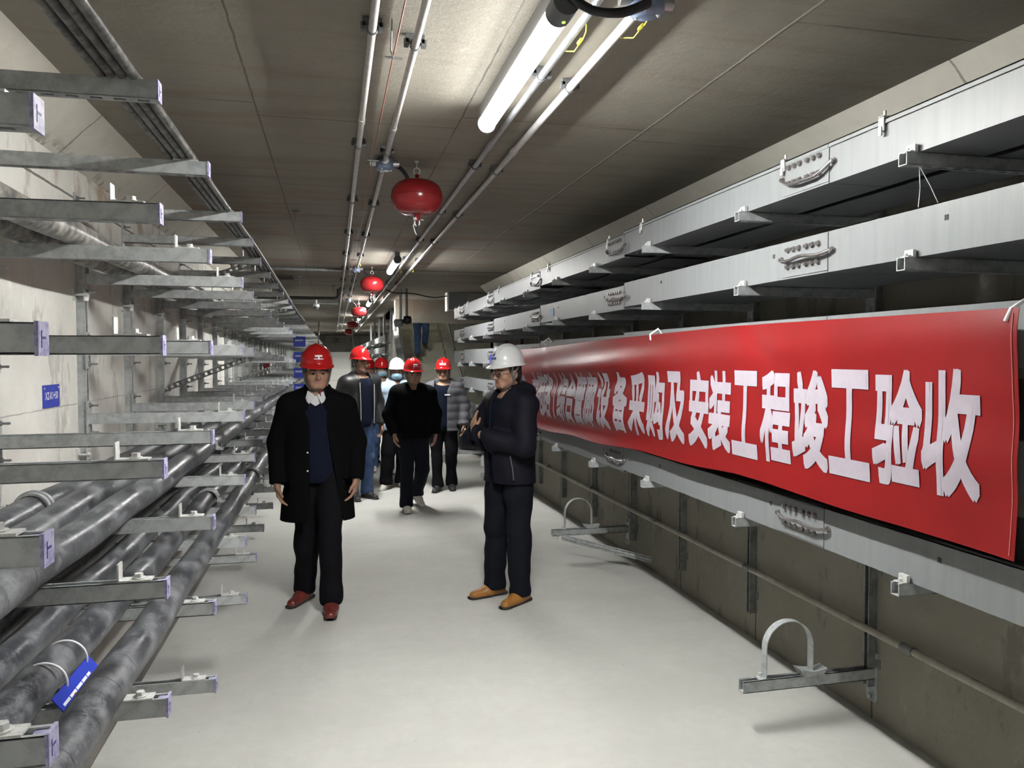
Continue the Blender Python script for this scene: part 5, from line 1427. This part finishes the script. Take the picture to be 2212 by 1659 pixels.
# group walking behind
person('man in a black leather jacket and jeans with red helmet, behind the coated man', (0.29, 9.15, 0), R(26), 1.02, B,
    dict(hyaw=16, elL=(0.26, 0.04, 1.12), wrL=(0.25, -0.05, 0.86), elR=(-0.26, 0.04, 1.12), toeL=(0.1, -1, 0)),
    dict(helmet='red', inner='navyknit', trousers='bluejean', shoe=('darkshoe', 'sole'), seed=7,
         jacket=dict(mat='leather', hem=0.86, w=0.20, hw=0.195, d=1.4, sl=0.082, open=(0.02, 0.085, 0.07, 1.42), vz=1.25, wr=0.006, fr=20, zip=[[(-0.075, -0.145, 1.35), (-0.07, -0.155, 1.1), (-0.068, -0.152, 0.88)], [(0.115, -0.13, 1.33), (0.112, -0.14, 1.1), (0.108, -0.135, 0.88)]])))
person('small person in dark clothes and red helmet, half hidden behind the leather jacket', (0.54, 12.3, 0), R(8), 0.93, B,
    dict(hyaw=-14), dict(helmet='red', inner='blackwool', trousers='blacktrouser', shoe=('darkshoe', 'sole'), seed=9, jacket=dict(mat='greycoat', hem=0.82, w=0.205, hw=0.215, sl=0.085, wr=0.005)))
person('person in grey jacket over beige hoodie with blue mask, jeans and red helmet', (0.66, 11.2, 0), R(6), 0.945, B,
    dict(hyaw=4, knR=(-0.09, 0.02, 0.48), anR=(-0.11, 0.10, 0.10), anL=(0.1, -0.12, 0.085), knL=(0.095, -0.09, 0.48)),
    dict(helmet='red', mask=1, inner='beige', trousers='bluejean', shoe=('paleshoe', 'palesole'), seed=11, jacket=dict(mat='greycoat', hem=0.86, w=0.215, hw=0.21, sl=0.085, open=(0.0, 0.06, 0.085, 1.40), vz=1.22, hood=1, wr=0.006)))
person('person in pale blue jacket, black trousers and blue mask with white helmet', (0.77, 9.75, 0), R(4), 0.945, B,
    dict(hyaw=-12, knR=(-0.13, -0.03, 0.49), anR=(-0.155, 0.0, 0.10), toeR=(-0.55, -0.8, -0.2), knL=(0.08, 0.0, 0.48), anL=(0.07, 0.16, 0.09), elR=(-0.30, 0.02, 1.14), wrR=(-0.25, -0.14, 0.95), elL=(0.28, 0.03, 1.13), wrL=(0.22, -0.1, 0.92)),
    dict(helmet='white', mask=1, inner='shirt', trousers='blacktrouser', leg=1.15, shoe=('paleshoe', 'palesole'), seed=13, jacket=dict(mat='paleblue', hem=0.80, w=0.225, hw=0.235, sl=0.092, hood=1, wr=0.007, vz=1.36, puff=0.16)))
person('man in black jacket and dark jeans with red helmet, stepping ahead of the group', (0.83, 8.35, 0), R(2), 0.945, B,
    dict(hyaw=8, hpitch=3, knR=(-0.075, -0.05, 0.48), anR=(-0.085, -0.06, 0.085), toeR=(-0.02, -1, 0), knL=(0.11, 0.02, 0.47), anL=(0.085, 0.27, 0.15), toeL=(0.25, -0.9, -0.35), elL=(0.27, 0.07, 1.12), wrL=(0.27, 0.05, 0.88), elR=(-0.27, 0.0, 1.12), wrR=(-0.22, -0.10, 0.90)),
    dict(helmet='red', emblem=('white', 'oval'), inner='blackwool', trousers='darkjean', shoe=('paleshoe', 'palesole'), seed=15, jacket=dict(mat='blackwool', hem=0.84, w=0.215, hw=0.21, sl=0.092, wr=0.006, vz=1.33)))
person('man in open grey padded jacket, glasses and red helmet with white lettering', (1.33, 9.50, 0), R(-10), 0.945, B,
    dict(hyaw=-4, elL=(0.27, 0.02, 1.12), wrL=(0.27, -0.07, 0.88), elR=(-0.27, 0.04, 1.12), knL=(0.1, -0.02, 0.48), anL=(0.10, 0.08, 0.085), anR=(-0.08, -0.04, 0.085), toeR=(-0.2, -1, 0)),
    dict(helmet='red', emblem=('white', 'text'), glasses=1, inner='navyknit', chestprint=1, trousers='blacktrouser', shoe=('darkshoe', 'sole'), seed=17, innerhem=0.80,
         jacket=dict(mat='greydown', hem=0.80, w=0.225, hw=0.235, sl=0.094, puff=0.105, hood=1, open=(-0.03, 0.075, 0.085, 1.42), vz=1.2, wr=0.004)))
m = MB(); m.box(-0.006, 0.006, -0.10, 0.0, -0.03, 0.03, 0, Matrix.Rotation(R(20), 3, 'X'))
tag(m.build('paper_slip', pmat('cream_paper', (0.7, 0.58, 0.34), 0.7), None, (1.575, 9.36, 0.74)), 'small cream paper slip in the hand of the grey padded jacket man', 'paper')
# person coming down the stair (only the legs clear the beam)
person('person in blue jeans coming down the stair, only the legs in view', (2.0, 18.05, 0.168*10), R(0), 1.0, B,
    dict(knR=(-0.09, -0.06, 0.48), anR=(-0.10, -0.10, 0.085), knL=(0.10, -0.12, 0.62), anL=(0.11, 0.19, 0.42-0.17+0.085), toeL=(0.15, -1, -0.35)),
    dict(helmet='red', inner='navyknit', trousers='bluejean', shoe=('darkshoe', 'sole'), seed=19, eyes=False, jacket=dict(mat='navyjacket', hem=0.88, w=0.20, hw=0.21)))
